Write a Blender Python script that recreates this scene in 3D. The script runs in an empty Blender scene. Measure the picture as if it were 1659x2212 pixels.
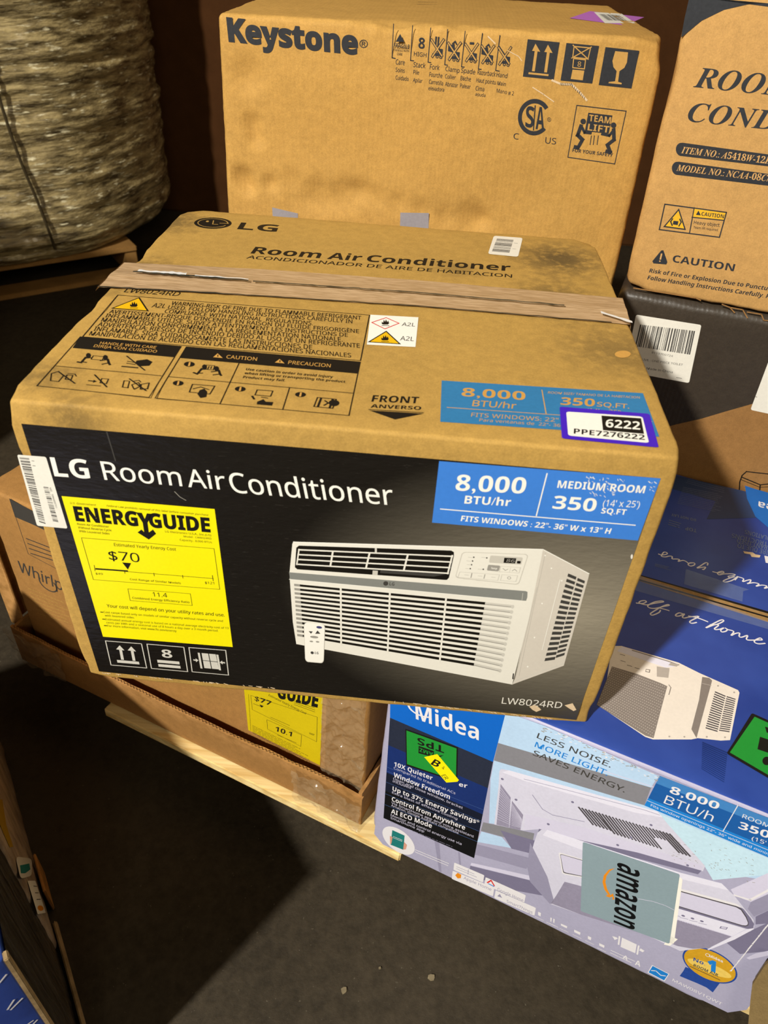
import bpy, bmesh, math, random
from mathutils import Vector, Matrix, noise

# ------------------------------------------------------------------ camera
S = bpy.context.scene
COL = S.collection
FPX, PITCH, YAW, ROLL = 1610.858, 0.673069, -0.040675, 0.063684
CAM = Vector((0.366628, -0.549325, 0.730759))
_f = Vector((math.sin(YAW)*math.cos(PITCH), math.cos(YAW)*math.cos(PITCH), -math.sin(PITCH)))
_r = Vector((math.cos(YAW), -math.sin(YAW), 0)); _u = _r.cross(_f)
_c, _s = math.cos(ROLL), math.sin(ROLL)
RT, UP, FW = _c*_r + _s*_u, -_s*_r + _c*_u, _f
cd = bpy.data.cameras.new('camera'); cam = bpy.data.objects.new('camera', cd); COL.objects.link(cam)
m = Matrix((RT, UP, -FW)).transposed().to_4x4(); m.translation = CAM
cam.matrix_world = m
cd.sensor_fit = 'HORIZONTAL'; cd.sensor_width = 36; cd.lens = 36*FPX/1659
cd.clip_start = .01; cd.clip_end = 60
cd.dof.use_dof = True; cd.dof.focus_distance = 1.0; cd.dof.aperture_fstop = 11
S.camera = cam
S.view_settings.view_transform = 'Standard'; S.view_settings.look = 'None'
S.view_settings.exposure = 0.0; S.view_settings.gamma = 1.0; S.view_settings.use_curve_mapping = False

# ------------------------------------------------------------------ light
w = bpy.data.worlds.new('world'); S.world = w; w.use_nodes = True
w.node_tree.nodes['Background'].inputs[0].default_value = (1, .80, .52, 1)
w.node_tree.nodes['Background'].inputs[1].default_value = .02
def lamp(name, kind, loc, energy, col, size, aim=None):
    l = bpy.data.lights.new(name, kind); o = bpy.data.objects.new(name, l); COL.objects.link(o)
    o.location = loc; l.energy = energy; l.color = col
    if kind == 'AREA': l.size = size
    else: l.shadow_soft_size = size
    if aim is not None: o.rotation_euler = (Vector(aim)-Vector(loc)).to_track_quat('-Z', 'Y').to_euler()
    return o
lamp('high_bay_lamp', 'POINT', (-1.7, -2.6, 3.1), 1290, (1, .95, .85), .10)
lamp('side_fill', 'AREA', (3.4, .3, 2.2), 20, (1, .84, .60), 1.0, (.6, .4, 0))  # added soft fill from the right, no real fitting
lamp('overhead_fill', 'AREA', (.8, 1.2, 4.6), 12, (1, .86, .62), 1.6, (.5, .4, 0))  # added weak fill from above, stands for ambient light
lamp('front_fill', 'AREA', (1.4, -4.2, 2.6), 55, (1, .88, .66), 1.4, (.4, .2, .1))  # added frontal fill behind the camera, brightens the front faces

# ------------------------------------------------------------------ materials
def lin(c): c /= 255.0; return c/12.92 if c <= .04045 else ((c+.055)/1.055)**2.4
def rgb(t): return (lin(t[0]), lin(t[1]), lin(t[2]), 1)
MATS = {}
def nmat(name):
    m = bpy.data.materials.new(name); m.use_nodes = True; MATS[name] = m
    nt = m.node_tree; return m, nt, nt.nodes['Principled BSDF']
def N(nt, t, **k):
    n = nt.nodes.new(t)
    for a, v in k.items():
        if a.startswith('i_'):
            n.inputs[a[2:]].default_value = v
        else: setattr(n, a, v)
    return n
def coords(nt, scale=(1, 1, 1)):
    tc = N(nt, 'ShaderNodeTexCoord'); mp = N(nt, 'ShaderNodeMapping'); mp.inputs['Scale'].default_value = scale
    nt.links.new(tc.outputs['Object'], mp.inputs[0]); return mp.outputs[0]
def mixc(nt, fac, a, b, mode='MIX'):
    n = N(nt, 'ShaderNodeMix', data_type='RGBA', blend_type=mode)
    for s, v in ((n.inputs[0], fac), (n.inputs[6], a), (n.inputs[7], b)):
        if hasattr(v, 'links') or isinstance(v, bpy.types.NodeSocket): nt.links.new(v, s)
        else: s.default_value = v
    return n.outputs[2]
def ramp(nt, val, a, b):
    n = N(nt, 'ShaderNodeMapRange'); nt.links.new(val, n.inputs[0]); n.inputs[1].default_value = a; n.inputs[2].default_value = b
    return n.outputs[0]
def ntex(nt, vec, scale, detail=3, rough=.55):
    n = N(nt, 'ShaderNodeTexNoise', i_Scale=scale, i_Detail=detail, i_Roughness=rough); nt.links.new(vec, n.inputs[0]); return n.outputs[0]
def math_(nt, op, a, b):
    n = N(nt, 'ShaderNodeMath', operation=op)
    for s, v in ((n.inputs[0], a), (n.inputs[1], b)):
        if isinstance(v, bpy.types.NodeSocket): nt.links.new(v, s)
        else: s.default_value = v
    return n.outputs[0]
def ink(name, c, rough=.5, var=.10, spec=.3, bump=.0, coat=0.0):
    """flat printed colour with a little wear in it"""
    m, nt, b = nmat(name); v = coords(nt)
    n1 = ntex(nt, v, 260, 2); n2 = ntex(nt, v, 14, 3)
    k = math_(nt, 'MULTIPLY', math_(nt, 'ADD', n1, n2), .5)
    a = rgb(c); lo = tuple(x*(1-var) for x in a[:3])+(1,); hi = tuple(min(1, x*(1+var)) for x in a[:3])+(1,)
    nt.links.new(mixc(nt, ramp(nt, k, .35, .65), lo, hi), b.inputs['Base Color'])
    b.inputs['Roughness'].default_value = rough; b.inputs['Specular IOR Level'].default_value = spec
    b.inputs['Coat Weight'].default_value = coat; b.inputs['Coat Roughness'].default_value = .25
    if bump:
        bp = N(nt, 'ShaderNodeBump', i_Strength=bump, i_Distance=.002); nt.links.new(ntex(nt, coords(nt, (1, 1, 1)), 60, 4), bp.inputs['Height'])
        nt.links.new(bp.outputs[0], b.inputs['Normal'])
    return m
def cardboard(name, c, spots=(), flute=(1, 0, 0), bump=.25, soil=.35, big=.0):
    m, nt, b = nmat(name); v = coords(nt)
    fib = ntex(nt, coords(nt, (1, 1, 1)), 520, 3, .7); blot = ntex(nt, v, 7, 4); fine = ntex(nt, v, 90, 3)
    a = rgb(c); lo = tuple(x*.84 for x in a[:3])+(1,); hi = tuple(min(1, x*1.14) for x in a[:3])+(1,)
    k = math_(nt, 'MULTIPLY', math_(nt, 'ADD', math_(nt, 'ADD', math_(nt, 'MULTIPLY', fib, 1.5), math_(nt, 'MULTIPLY', blot, .6)), math_(nt, 'MULTIPLY', fine, .9)), .3333)
    col = mixc(nt, ramp(nt, k, .38, .62), lo, hi)
    tc = N(nt, 'ShaderNodeTexCoord')
    for (p, r, st) in spots:
        d = N(nt, 'ShaderNodeVectorMath', operation='DISTANCE'); nt.links.new(tc.outputs['Object'], d.inputs[0]); d.inputs[1].default_value = p
        g = ramp(nt, d.outputs['Value'], r, r*.15)
        g = math_(nt, 'MULTIPLY', g, ramp(nt, math_(nt, 'ADD', ntex(nt, v, 60, 5, .7), math_(nt, 'MULTIPLY', g, .22)), .48, .70))
        col = mixc(nt, math_(nt, 'MULTIPLY', g, st), col, (.035, .028, .018, 1))
    geo = N(nt, 'ShaderNodeNewGeometry')
    ed = math_(nt, 'MULTIPLY', ramp(nt, geo.outputs['Pointiness'], .53, .60), ramp(nt, ntex(nt, v, 45, 4), .35, .62))
    col = mixc(nt, math_(nt, 'MULTIPLY', ed, .75), col, tuple(min(1, x*1.55+.02) for x in a[:3])+(1,))
    nt.links.new(col, b.inputs['Base Color'])
    b.inputs['Roughness'].default_value = .72; b.inputs['Specular IOR Level'].default_value = .22
    wv = N(nt, 'ShaderNodeTexWave', i_Scale=1.0, i_Distortion=.6, i_Detail=1.0)
    wv.bands_direction = 'X'
    mp = N(nt, 'ShaderNodeMapping'); nt.links.new(tc.outputs['Object'], mp.inputs[0]); mp.inputs['Scale'].default_value = tuple(48*x for x in flute)
    nt.links.new(mp.outputs[0], wv.inputs[0])
    h = math_(nt, 'ADD', math_(nt, 'MULTIPLY', wv.outputs['Fac'], .07), math_(nt, 'ADD', math_(nt, 'MULTIPLY', fine, .5), math_(nt, 'MULTIPLY', ntex(nt, v, 14, 3), .5+big)))
    bp = N(nt, 'ShaderNodeBump', i_Strength=bump, i_Distance=.004); nt.links.new(h, bp.inputs['Height']); nt.links.new(bp.outputs[0], b.inputs['Normal'])
    return m
def film(name, tint, alpha, rough=.12, bump=.6, scale=22, stretch=(1, 1, 1)):
    """clear plastic: part transparent, part glossy"""
    m, nt, b = nmat(name)
    b.inputs['Base Color'].default_value = rgb(tint); b.inputs['Roughness'].default_value = rough
    b.inputs['Specular IOR Level'].default_value = .6; b.inputs['Alpha'].default_value = alpha
    bp = N(nt, 'ShaderNodeBump', i_Strength=bump, i_Distance=.01); nt.links.new(ntex(nt, coords(nt, stretch), scale, 4, .6), bp.inputs['Height'])
    nt.links.new(bp.outputs[0], b.inputs['Normal'])
    return m

# ------------------------------------------------------------------ object helpers
def thing(name, label, cat, loc, group=None):
    o = bpy.data.objects.new(name, None); COL.objects.link(o); o.location = loc
    o.empty_display_size = .05
    o['label'] = label; o['category'] = cat
    if group: o['group'] = group
    return o
def link_mesh(name, verts, faces, mats, parent=None, midx=None, smooth=False, label=None):
    org = Vector(parent.location) if parent is not None else Vector((0, 0, 0))
    if parent is not None and parent.parent is not None: org = org + Vector(parent.parent.location)
    me = bpy.data.meshes.new(name); me.from_pydata([tuple(Vector(v)-org) for v in verts], [], faces)
    for x in mats: me.materials.append(MATS[x])
    if midx: me.polygons.foreach_set('material_index', midx)
    if smooth: me.polygons.foreach_set('use_smooth', [True]*len(me.polygons))
    me.update()
    o = bpy.data.objects.new(name, me); COL.objects.link(o)
    if parent is not None: o.parent = parent
    if label: o['label'] = label
    return o
def tag(o, label, cat, group=None):
    o['label'] = label; o['category'] = cat
    if group: o['group'] = group
def ray(px, py): return ((px-829.5)/FPX*RT - (py-1106)/FPX*UP + FW).normalized()
def lerp(a, b, t): return a+(b-a)*t
def frange(L, r, step):
    n = max(2, int(round((L-2*r)/step)))
    return [0, r*.3, r*.65] + [r+(L-2*r)*i/n for i in range(n+1)] + [L-r*.65, L-r*.3, L]
def carton_mesh(cor, r=.007, step=.014, wear=.002, seed=0, dents=()):
    """rounded, slightly crushed box through eight corners: cor[z][y][x]"""
    c = [[[Vector(p) for p in row] for row in lay] for lay in cor]
    d = [(c[0][0][1]-c[0][0][0]).length, (c[0][1][0]-c[0][0][0]).length, (c[1][0][0]-c[0][0][0]).length]
    cen = sum((p for l in c for q in l for p in q), Vector())/8
    bm = bmesh.new(); sam = [frange(L, r, step) for L in d]
    def place(q):
        q = Vector(q); e = sorted(min(q[i], d[i]-q[i]) for i in range(3))[1]
        i_ = Vector([min(max(q[i], r), d[i]-r) for i in range(3)]); de = q-i_
        if de.length > 1e-9: q = i_ + de.normalized()*r
        nrm = de.normalized() if de.length > 1e-9 else Vector((0, 0, 1))
        if wear and e < .035:
            k = (1-e/.035)**2
            nz = noise.noise(Vector(q)*38+Vector((seed*7.1, 0, 0)))*.6+noise.noise(Vector(q)*120+Vector((0, seed*3.3, 0)))*.4
            q = q-nrm*max(0, (nz+.35))*wear*k
        u, v, t = q[0]/d[0], q[1]/d[1], q[2]/d[2]
        p = lerp(lerp(lerp(c[0][0][0], c[0][0][1], u), lerp(c[0][1][0], c[0][1][1], u), v),
                 lerp(lerp(c[1][0][0], c[1][0][1], u), lerp(c[1][1][0], c[1][1][1], u), v), t)
        for (dp, rad, vec) in dents:
            g = (p-Vector(dp)).length/rad
            if g < 1: p = p+Vector(vec)*(1-g*g)**2
        return p
    for ax in range(3):
        a, b_ = (ax+1) % 3, (ax+2) % 3
        for side in (0, 1):
            grid = {}
            for i, x in enumerate(sam[a]):
                for j, y in enumerate(sam[b_]):
                    q = [0, 0, 0]; q[ax] = d[ax]*side; q[a] = x; q[b_] = y
                    grid[i, j] = bm.verts.new(place(q))
            for i in range(len(sam[a])-1):
                for j in range(len(sam[b_])-1):
                    f = [grid[i, j], grid[i+1, j], grid[i+1, j+1], grid[i, j+1]]
                    bm.faces.new(f if side else f[::-1])
    bmesh.ops.remove_doubles(bm, verts=bm.verts, dist=1e-5)
    bmesh.ops.recalc_face_normals(bm, faces=bm.faces)
    return bm
def bm_obj(name, bm, mat, parent, smooth=True, label=None):
    bm.verts.index_update()
    v = [tuple(x.co) for x in bm.verts]; f = [[y.index for y in x.verts] for x in bm.faces]; bm.free()
    return link_mesh(name, v, f, [mat] if isinstance(mat, str) else mat, parent, smooth=smooth, label=label)
def corners(o, U, V, W_):
    o, U, V, W_ = Vector(o), Vector(U), Vector(V), Vector(W_)
    return [[[o+U*x+V*y+W_*z for x in (0, 1)] for y in (0, 1)] for z in (0, 1)]
def box_bm(bm, cor):
    c = [Vector(p) for l in cor for q in l for p in q]
    vs = [bm.verts.new(p) for p in c]
    for f in ((0, 2, 3, 1), (4, 5, 7, 6), (0, 1, 5, 4), (2, 6, 7, 3), (0, 4, 6, 2), (1, 3, 7, 5)): bm.faces.new([vs[i] for i in f])
def box_obj(name, cor, mat, parent, bev=.002, label=None):
    bm = bmesh.new(); box_bm(bm, cor)
    bmesh.ops.recalc_face_normals(bm, faces=bm.faces)
    bmesh.ops.bevel(bm, geom=list(bm.edges), offset=bev, segments=2, affect='EDGES')
    return bm_obj(name, bm, mat, parent, smooth=False, label=label)

# ------------------------------------------------------------------ printing on flat faces
TXT = {}
def style(s, st):
    o = ''
    for ch in s:
        a, l, dg = 'A' <= ch <= 'Z', 'a' <= ch <= 'z', '0' <= ch <= '9'
        if st == 'n': ch = chr(0x1D5A0+ord(ch)-65) if a else chr(0x1D5BA+ord(ch)-97) if l else chr(0x1D7E2+ord(ch)-48) if dg else ch
        elif st == 'b': ch = chr(0x1D5D4+ord(ch)-65) if a else chr(0x1D5EE+ord(ch)-97) if l else chr(0x1D7EC+ord(ch)-48) if dg else ch
        elif st == 's': ch = chr(0x1D468+ord(ch)-65) if a else chr(0x1D482+ord(ch)-97) if l else chr(0x1D7CE+ord(ch)-48) if dg else ch
        elif st == 'c' and l: ch = {'e': '\u212f', 'g': '\u210a', 'o': '\u2134'}.get(ch, chr(0x1D4B6+ord(ch)-97))
        o += ch
    return o
def glyphs(s, st, off):
    k = (s, st, off)
    if k not in TXT:
        cu = bpy.data.curves.new('t', 'FONT'); cu.body = style(s, st); cu.resolution_u = 3; cu.offset = 0 if st == 'n' and any('0' <= ch <= '9' for ch in s) else off*.4 if st == 'n' else off
        ob = bpy.data.objects.new('t', cu); me = bpy.data.meshes.new_from_object(ob)
        TXT[k] = ([tuple(v.co[:2]) for v in me.vertices], [tuple(p.vertices) for p in me.polygons])
        bpy.data.objects.remove(ob); bpy.data.curves.remove(cu); bpy.data.meshes.remove(me)
    return TXT[k]
CAP = {'n': .714, 'b': .714, 's': .66, 'c': .69}
class Print:
    """one printed sheet or sticker lying on a flat face of a carton"""
    def __init__(self, P0, n, base=.0006):
        self.P0, self.n = Vector(P0), Vector(n).normalized(); self.base = base*.35
        self.v, self.f, self.mi, self.mats = [], [], [], []; self.o = (0, 0, 1); self.c = 0; self.zmax = None
    def z(self, ox=0, oy=0, s=1): self.o = (ox, oy, s); return self
    def at(self, p):
        x, y = self.o[0]+p[0]/self.o[2], self.o[1]+p[1]/self.o[2]
        d = ray(x, y); q = CAM + d*((self.P0-CAM).dot(self.n)/d.dot(self.n))
        if self.zmax is not None and q.z > self.zmax:
            dn = (Vector((0, 0, -1))+self.n*self.n.z).normalized(); q = q + dn*((self.zmax-q.z)/dn.z)
        return q
    def stroke(self, pts, wd, mat, lay=1):
        """one continuous ribbon through the points"""
        P = [self.at(q) for q in pts]; V = []
        for i, q in enumerate(P):
            d = (P[min(i+1, len(P)-1)]-P[max(i-1, 0)]).normalized(); sd = self.n.cross(d)*wd*.5; V += [q-sd+self.n*i*4e-7, q+sd+self.n*i*4e-7]
        self._add(V, [[2*i, 2*i+2, 2*i+3, 2*i+1] for i in range(len(P)-1)], mat, lay); return self
    def _add(self, pts3, faces, mat, lay):
        if mat not in self.mats: self.mats.append(mat)
        self.c += 1; k = len(self.v); off = self.n*(self.base+lay*.00006+self.c*6e-8)
        self.v += [p+off for p in pts3]; self.f += [[i+k for i in f] for f in faces]; self.mi += [self.mats.index(mat)]*len(faces)
    def poly(self, pts, mat, lay=0): self._add([self.at(p) for p in pts], [list(range(len(pts)))], mat, lay); return self
    def line(self, pts, wd, mat, lay=1, closed=False):
        P = [self.at(p) for p in pts]
        if closed: P.append(P[0])
        for a, b in zip(P, P[1:]):
            d = b-a
            if d.length < 1e-7: continue
            d.normalize(); s = self.n.cross(d)*wd*.5; e = d*wd*.45
            self._add([a-e-s, b+e-s, b+e+s, a-e+s], [[0, 1, 2, 3]], mat, lay)
        return self
    def text(self, s, L, R, T, mat, lay=2, st='n', off=0.0):
        v, f = glyphs(s, st, off)
        if not v: return self
        x0, x1 = min(a[0] for a in v), max(a[0] for a in v)
        o, r, t = self.at(L), self.at(R), self.at(T)
        ex = (r-o)/(x1-x0); ey = (t-o); ey = ey/CAP[st]
        self._add([o+ex*(a[0]-x0)+ey*a[1] for a in v], f, mat, lay); return self
    def ell(self, c, r, t, mat, lay=1, n=28, a0=0, a1=360, hole=0):
        C, X, Y = self.at(c), self.at(r), self.at(t); X, Y = X-C, Y-C
        A = [math.radians(a0+(a1-a0)*i/n) for i in range(n+(0 if a1-a0 == 360 and not hole else 1))]
        out = [C+X*math.cos(a)+Y*math.sin(a) for a in A]
        if hole:
            inn = [C+X*math.cos(a)*hole+Y*math.sin(a)*hole for a in A]; k = len(A)
            self._add(out+inn, [[i, i+1, k+i+1, k+i] for i in range(k-1)], mat, lay)
        else: self._add(out, [list(range(len(out)))], mat, lay)
        return self
    def bil(self, q, u, v): # q = TL, TR, BR, BL
        a = (lerp(q[0][0], q[1][0], u), lerp(q[0][1], q[1][1], u)); b = (lerp(q[3][0], q[2][0], u), lerp(q[3][1], q[2][1], u))
        return (lerp(a[0], b[0], v), lerp(a[1], b[1], v))
    def cell(self, q, u0, v0, u1, v1, mat, lay=1): return self.poly([self.bil(q, u0, v0), self.bil(q, u1, v0), self.bil(q, u1, v1), self.bil(q, u0, v1)], mat, lay)
    def rrect(self, q, mat, lay=0, r=.06, asp=1.0):
        pts = []
        for (cu, cv, a) in ((0, 0, 180), (1, 0, 270), (1, 1, 0), (0, 1, 90)):
            for i in range(5):
                t = math.radians(a+i*22.5); ru, rv = r, r*asp
                pts.append(self.bil(q, abs(cu-ru)+ru*math.cos(t), abs(cv-rv)+rv*math.sin(t)))
        return self.poly(pts, mat, lay)
    def bars(self, q, mat, lay=1, n=34, seed=1, vert=True):
        rd = random.Random(seed); x = 0.0
        ws = [rd.choice((1, 1, 2, 3)) for _ in range(2*n)]; tot = sum(ws)
        for i, k in enumerate(ws):
            if i % 2 == 0:
                if vert: self.cell(q, x/tot, 0, (x+k)/tot, 1, mat, lay)
                else: self.cell(q, 0, x/tot, 1, (x+k)/tot, mat, lay)
            x += k
        return self
    def rules(self, q, n, wd, mat, lay=1, seed=0, short=.3):
        """grey lines of text too small to read"""
        rd = random.Random(seed)
        for i in range(n):
            v = (i+.5)/n; u = 0; end = 1-rd.random()*short
            while u < end:
                k = min(end, u+.03+rd.random()*.07)
                self.line([self.bil(q, u, v), self.bil(q, k, v)], wd, mat, lay); u = k+.02
        return self
    def obj(self, name, parent, label=None): return link_mesh(name, self.v, self.f, self.mats, parent, self.mi, label=label)
def flame(p, c, s, mat, lay):
    x, y = c
    p.poly([(x-.8*s, y+.2*s), (x-.75*s, y-.25*s), (x-.5*s, y), (x-.35*s, y-.7*s), (x-.1*s, y-.2*s), (x+.1*s, y-.75*s), (x+.35*s, y-.15*s), (x+.55*s, y-.5*s), (x+.75*s, y+.1*s), (x+.5*s, y+.35*s), (x-.5*s, y+.35*s)], mat, lay)
    p.poly([(x-.8*s, y+.5*s), (x+.8*s, y+.55*s), (x+.8*s, y+.66*s), (x-.8*s, y+.61*s)], mat, lay)
def warn(p, tri, fill, ed, lay, sh=.80):
    p.poly(tri, ed, lay); cx = sum(a[0] for a in tri)/3; cy = sum(a[1] for a in tri)/3
    p.poly([(cx+(a[0]-cx)*sh, cy+(a[1]-cy)*sh) for a in tri], fill, lay+1); return cx, cy
def man(p, h, w, pts, wd, mat, lay, arms=()):
    p.ell(h, (h[0]+w, h[1]), (h[0], h[1]-w), mat, lay, 14)
    for a, b in zip(pts, pts[1:]): p.line([a, b], wd, mat, lay)
    for l in arms: p.line(l, wd*.7, mat, lay)

# ------------------------------------------------------------------ setting: floor and back wall
FLOOR = -.54
m, nt, b = nmat('concrete')
v = coords(nt)
big = ntex(nt, v, 1.6, 5); fin = ntex(nt, v, 60, 5, .7)
col = mixc(nt, ramp(nt, math_(nt, 'MULTIPLY', math_(nt, 'ADD', big, fin), .5), .38, .62), (.022, .0165, .0095, 1), (.050, .038, .023, 1))
spk = ntex(nt, v, 190, 2); col = mixc(nt, ramp(nt, spk, .72, .78), col, (.10, .085, .06, 1))
nt.links.new(col, b.inputs['Base Color']); b.inputs['Roughness'].default_value = .7; b.inputs['Specular IOR Level'].default_value = .25
bp = N(nt, 'ShaderNodeBump', i_Strength=.35, i_Distance=.004); nt.links.new(fin, bp.inputs['Height']); nt.links.new(bp.outputs[0], b.inputs['Normal'])
fl = link_mesh('floor', [(-6, -5, FLOOR), (6, -5, FLOOR), (6, 3.5, FLOOR), (-6, 3.5, FLOOR), (-6, -5, FLOOR-.1), (6, -5, FLOOR-.1), (6, 3.5, FLOOR-.1), (-6, 3.5, FLOOR-.1)],
               [(0, 1, 2, 3), (7, 6, 5, 4), (0, 4, 5, 1), (1, 5, 6, 2), (2, 6, 7, 3), (3, 7, 4, 0)], ['concrete']); fl['kind'] = 'structure'
ink('wall_brown', (76, 47, 24), .9, .15, .1)
wl = box_obj('wall_back', corners((-6, 3.42, FLOOR), (12, 0, 0), (0, .12, 0), (0, 0, 5)), 'wall_brown', None, .01); wl['kind'] = 'structure'

# ------------------------------------------------------------------ colours of cartons and inks
ink('soot', (24, 22, 18), .6, .15, .2)
ink('print_navy', (48, 50, 55), .65, .15, .2)
ink('print_black', (26, 22, 17), .6, .15, .2)
ink('white', (238, 236, 228), .45, .02, .35)
ink('paper', (225, 222, 212), .55, .04)
ink('offwhite', (226, 222, 212), .4, .02)
ink('yellow', (238, 226, 8), .38, .03, .4)
ink('amber', (232, 182, 20), .45, .06)
ink('caution', (226, 176, 40), .6, .06)
ink('blue_panel', (62, 126, 214), .32, .04, .45)
ink('blue_flat', (46, 118, 170), .6, .07)
ink('violet', (66, 30, 190), .4, .03)
ink('red', (205, 45, 40), .5, .04)
ink('tan_ink', (196, 148, 74), .7, .08)
ink('grey_bar', (128, 130, 126), .4, .03)
ink('grey_dark', (62, 60, 57), .5, .05)
ink('grey_mid', (150, 147, 140), .5, .04)
ink('grey_lite', (200, 197, 188), .5, .03)
ink('scuff', (214, 190, 156), .8, .1)
ink('scratch', (150, 145, 135), .8, .2)
ink('energy_grey', (58, 54, 12), .6, .05)
ink('bar_grey', (70, 68, 66), .6, .1)

# ------------------------------------------------------------------ the pallet under the stacks (turned 21 degrees)
U = Vector((.933, -.36, 0)).normalized(); D = Vector((.36, .933, 0)).normalized(); Z = Vector((0, 0, 1))
A0 = Vector((.358, .062, 0))        # a point on the front line of the pallet load
def on(s, d, z): return A0 + U*s + D*d + Z*z
m, nt, b = nmat('pine')
v = coords(nt, (1, 1, 1)); mp = N(nt, 'ShaderNodeMapping'); nt.links.new(N(nt, 'ShaderNodeTexCoord').outputs['Object'], mp.inputs[0])
mp.inputs['Rotation'].default_value = (0, 0, math.radians(21)); mp.inputs['Scale'].default_value = (1.2, 26, 26)
g = ntex(nt, mp.outputs[0], 3.2, 4); nt.links.new(mixc(nt, ramp(nt, g, .35, .65), rgb((206, 172, 108)), rgb((240, 218, 160))), b.inputs['Base Color'])
b.inputs['Roughness'].default_value = .7; b.inputs['Specular IOR Level'].default_value = .2
pal = thing('wood_pallet', 'pale pine pallet under the blue carton and the brown carton in a tray', 'pallet', on(0, 0, FLOOR))
for i in range(7):
    if i == 0:
        box_obj('deck_board', corners(on(-.53, -.020, -.42), U*.585, D*.13, Z*.0195), 'pine', pal, .002); box_obj('deck_board', corners(on(.06, .006, -.42), U*.56, D*.10, Z*.0195), 'pine', pal, .002)
    else: box_obj('deck_board', corners(on(-.53, -.014+i*.185, -.42), U*1.15, D*.10, Z*.0195), 'pine', pal, .002)
for i in range(3): box_obj('stringer', corners(on(-.51+i*.535, .15, FLOOR+.018), U*.04, D*1.06, Z*.1015), 'pine', pal, .002)
for i in range(3): box_obj('bottom_board', corners(on(-.53, .15+i*.48, FLOOR), U*1.15, D*.10, Z*.0175), 'pine', pal, .002)

# ------------------------------------------------------------------ main carton: window air conditioner
W, DP, H = .6, .56, .3812
O = Vector((.3, .28, 0))
cardboard('kraft_main', (177, 141, 73), [(Vector((.54, .47, .38))-O, .10, .75), (Vector((.52, .33, .38))-O, .09, .6), (Vector((.575, .20, .38))-O, .10, .45), (Vector((.01, .3, .38))-O, .09, .7),
          (Vector((.02, .05, .36))-O, .05, .7), (Vector((.0, .50, .38))-O, .08, .6), (Vector((.40, .40, .38))-O, .05, .35), (Vector((0, .0, .30))-O, .03, .9), (Vector((.06, .0, .36))-O, .05, .5)], flute=(0, 1, 0))
ac = thing('air_conditioner_carton', 'large brown air conditioner carton with a black printed front and yellow energy label', 'carton', O)
bm = carton_mesh(corners((0, 0, 0), (W, 0, 0), (0, DP, 0), (0, 0, H)), r=.0045, step=.012, wear=.0014, seed=1,
    dents=[((0, 0, H), .030, (.003, .004, -.003)), ((W, 0, H), .025, (-.003, .003, -.002)), ((0, DP, H), .03, (.003, -.002, -.003)), ((W, DP, H), .035, (-.004, -.003, -.004)),
           ((.12, 0, H), .05, (0, .002, -.002)), ((0, 0, .30), .04, (.003, .002, 0)), ((0, .2, H), .03, (.002, 0, -.001)), ((0, .36, H), .03, (.002, 0, -.002)),
           ((W, .30, H), .03, (-.002, 0, -.002)), ((W, 0, .02), .03, (-.002, .003, 0)), ((0, 0, .01), .03, (.003, .002, .002))])
bm_obj('carton_body', bm, 'kraft_main', ac)

# black printed panel on the front, with the picture's own grey glow right of centre
m, nt, b = nmat('black_print')
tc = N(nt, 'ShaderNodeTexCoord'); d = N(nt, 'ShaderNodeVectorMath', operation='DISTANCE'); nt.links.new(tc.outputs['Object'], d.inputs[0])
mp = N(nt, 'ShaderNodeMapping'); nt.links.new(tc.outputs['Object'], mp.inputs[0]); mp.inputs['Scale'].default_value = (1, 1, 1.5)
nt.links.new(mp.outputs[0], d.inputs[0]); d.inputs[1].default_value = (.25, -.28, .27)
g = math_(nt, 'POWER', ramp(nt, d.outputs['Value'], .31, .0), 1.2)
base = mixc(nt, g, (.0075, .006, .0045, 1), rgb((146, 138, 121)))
sc = ntex(nt, coords(nt, (3, 3, 40)), 30, 3); base = mixc(nt, math_(nt, 'MULTIPLY', ramp(nt, sc, .66, .72), .25), base, (.10, .09, .075, 1))
nt.links.new(base, b.inputs['Base Color']); b.inputs['Roughness'].default_value = .38; b.inputs['Specular IOR Level'].default_value = .45
hb = math_(nt, 'ADD', ntex(nt, coords(nt, (1, 1, 2.5)), 70, 3), ntex(nt, v, 12, 2))
bp = N(nt, 'ShaderNodeBump', i_Strength=.25, i_Distance=.003); nt.links.new(hb, bp.inputs['Height']); nt.links.new(bp.outputs[0], b.inputs['Normal'])

p = Print((0, 0, 0), (0, -1, 0))
p.z().poly([(46, 915), (1427, 1033), (1244, 1555), (214, 1450)], 'black_print', 0)
p.z(0, 860, 2.6758)
p.text('LG', (316, 450), (524, 465), (287, 340), 'white', 2, 'b')
p.text('Room', (605, 470), (1055, 508), (578, 364), 'white', 2, 'n', .010).text('Air', (1090, 512), (1310, 530), (1068, 408), 'white', 2, 'n', .010)
p.z().text('Conditioner', (502, 1063), (851, 1091), (490, 1020), 'white', 2, 'n', .010)
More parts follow.
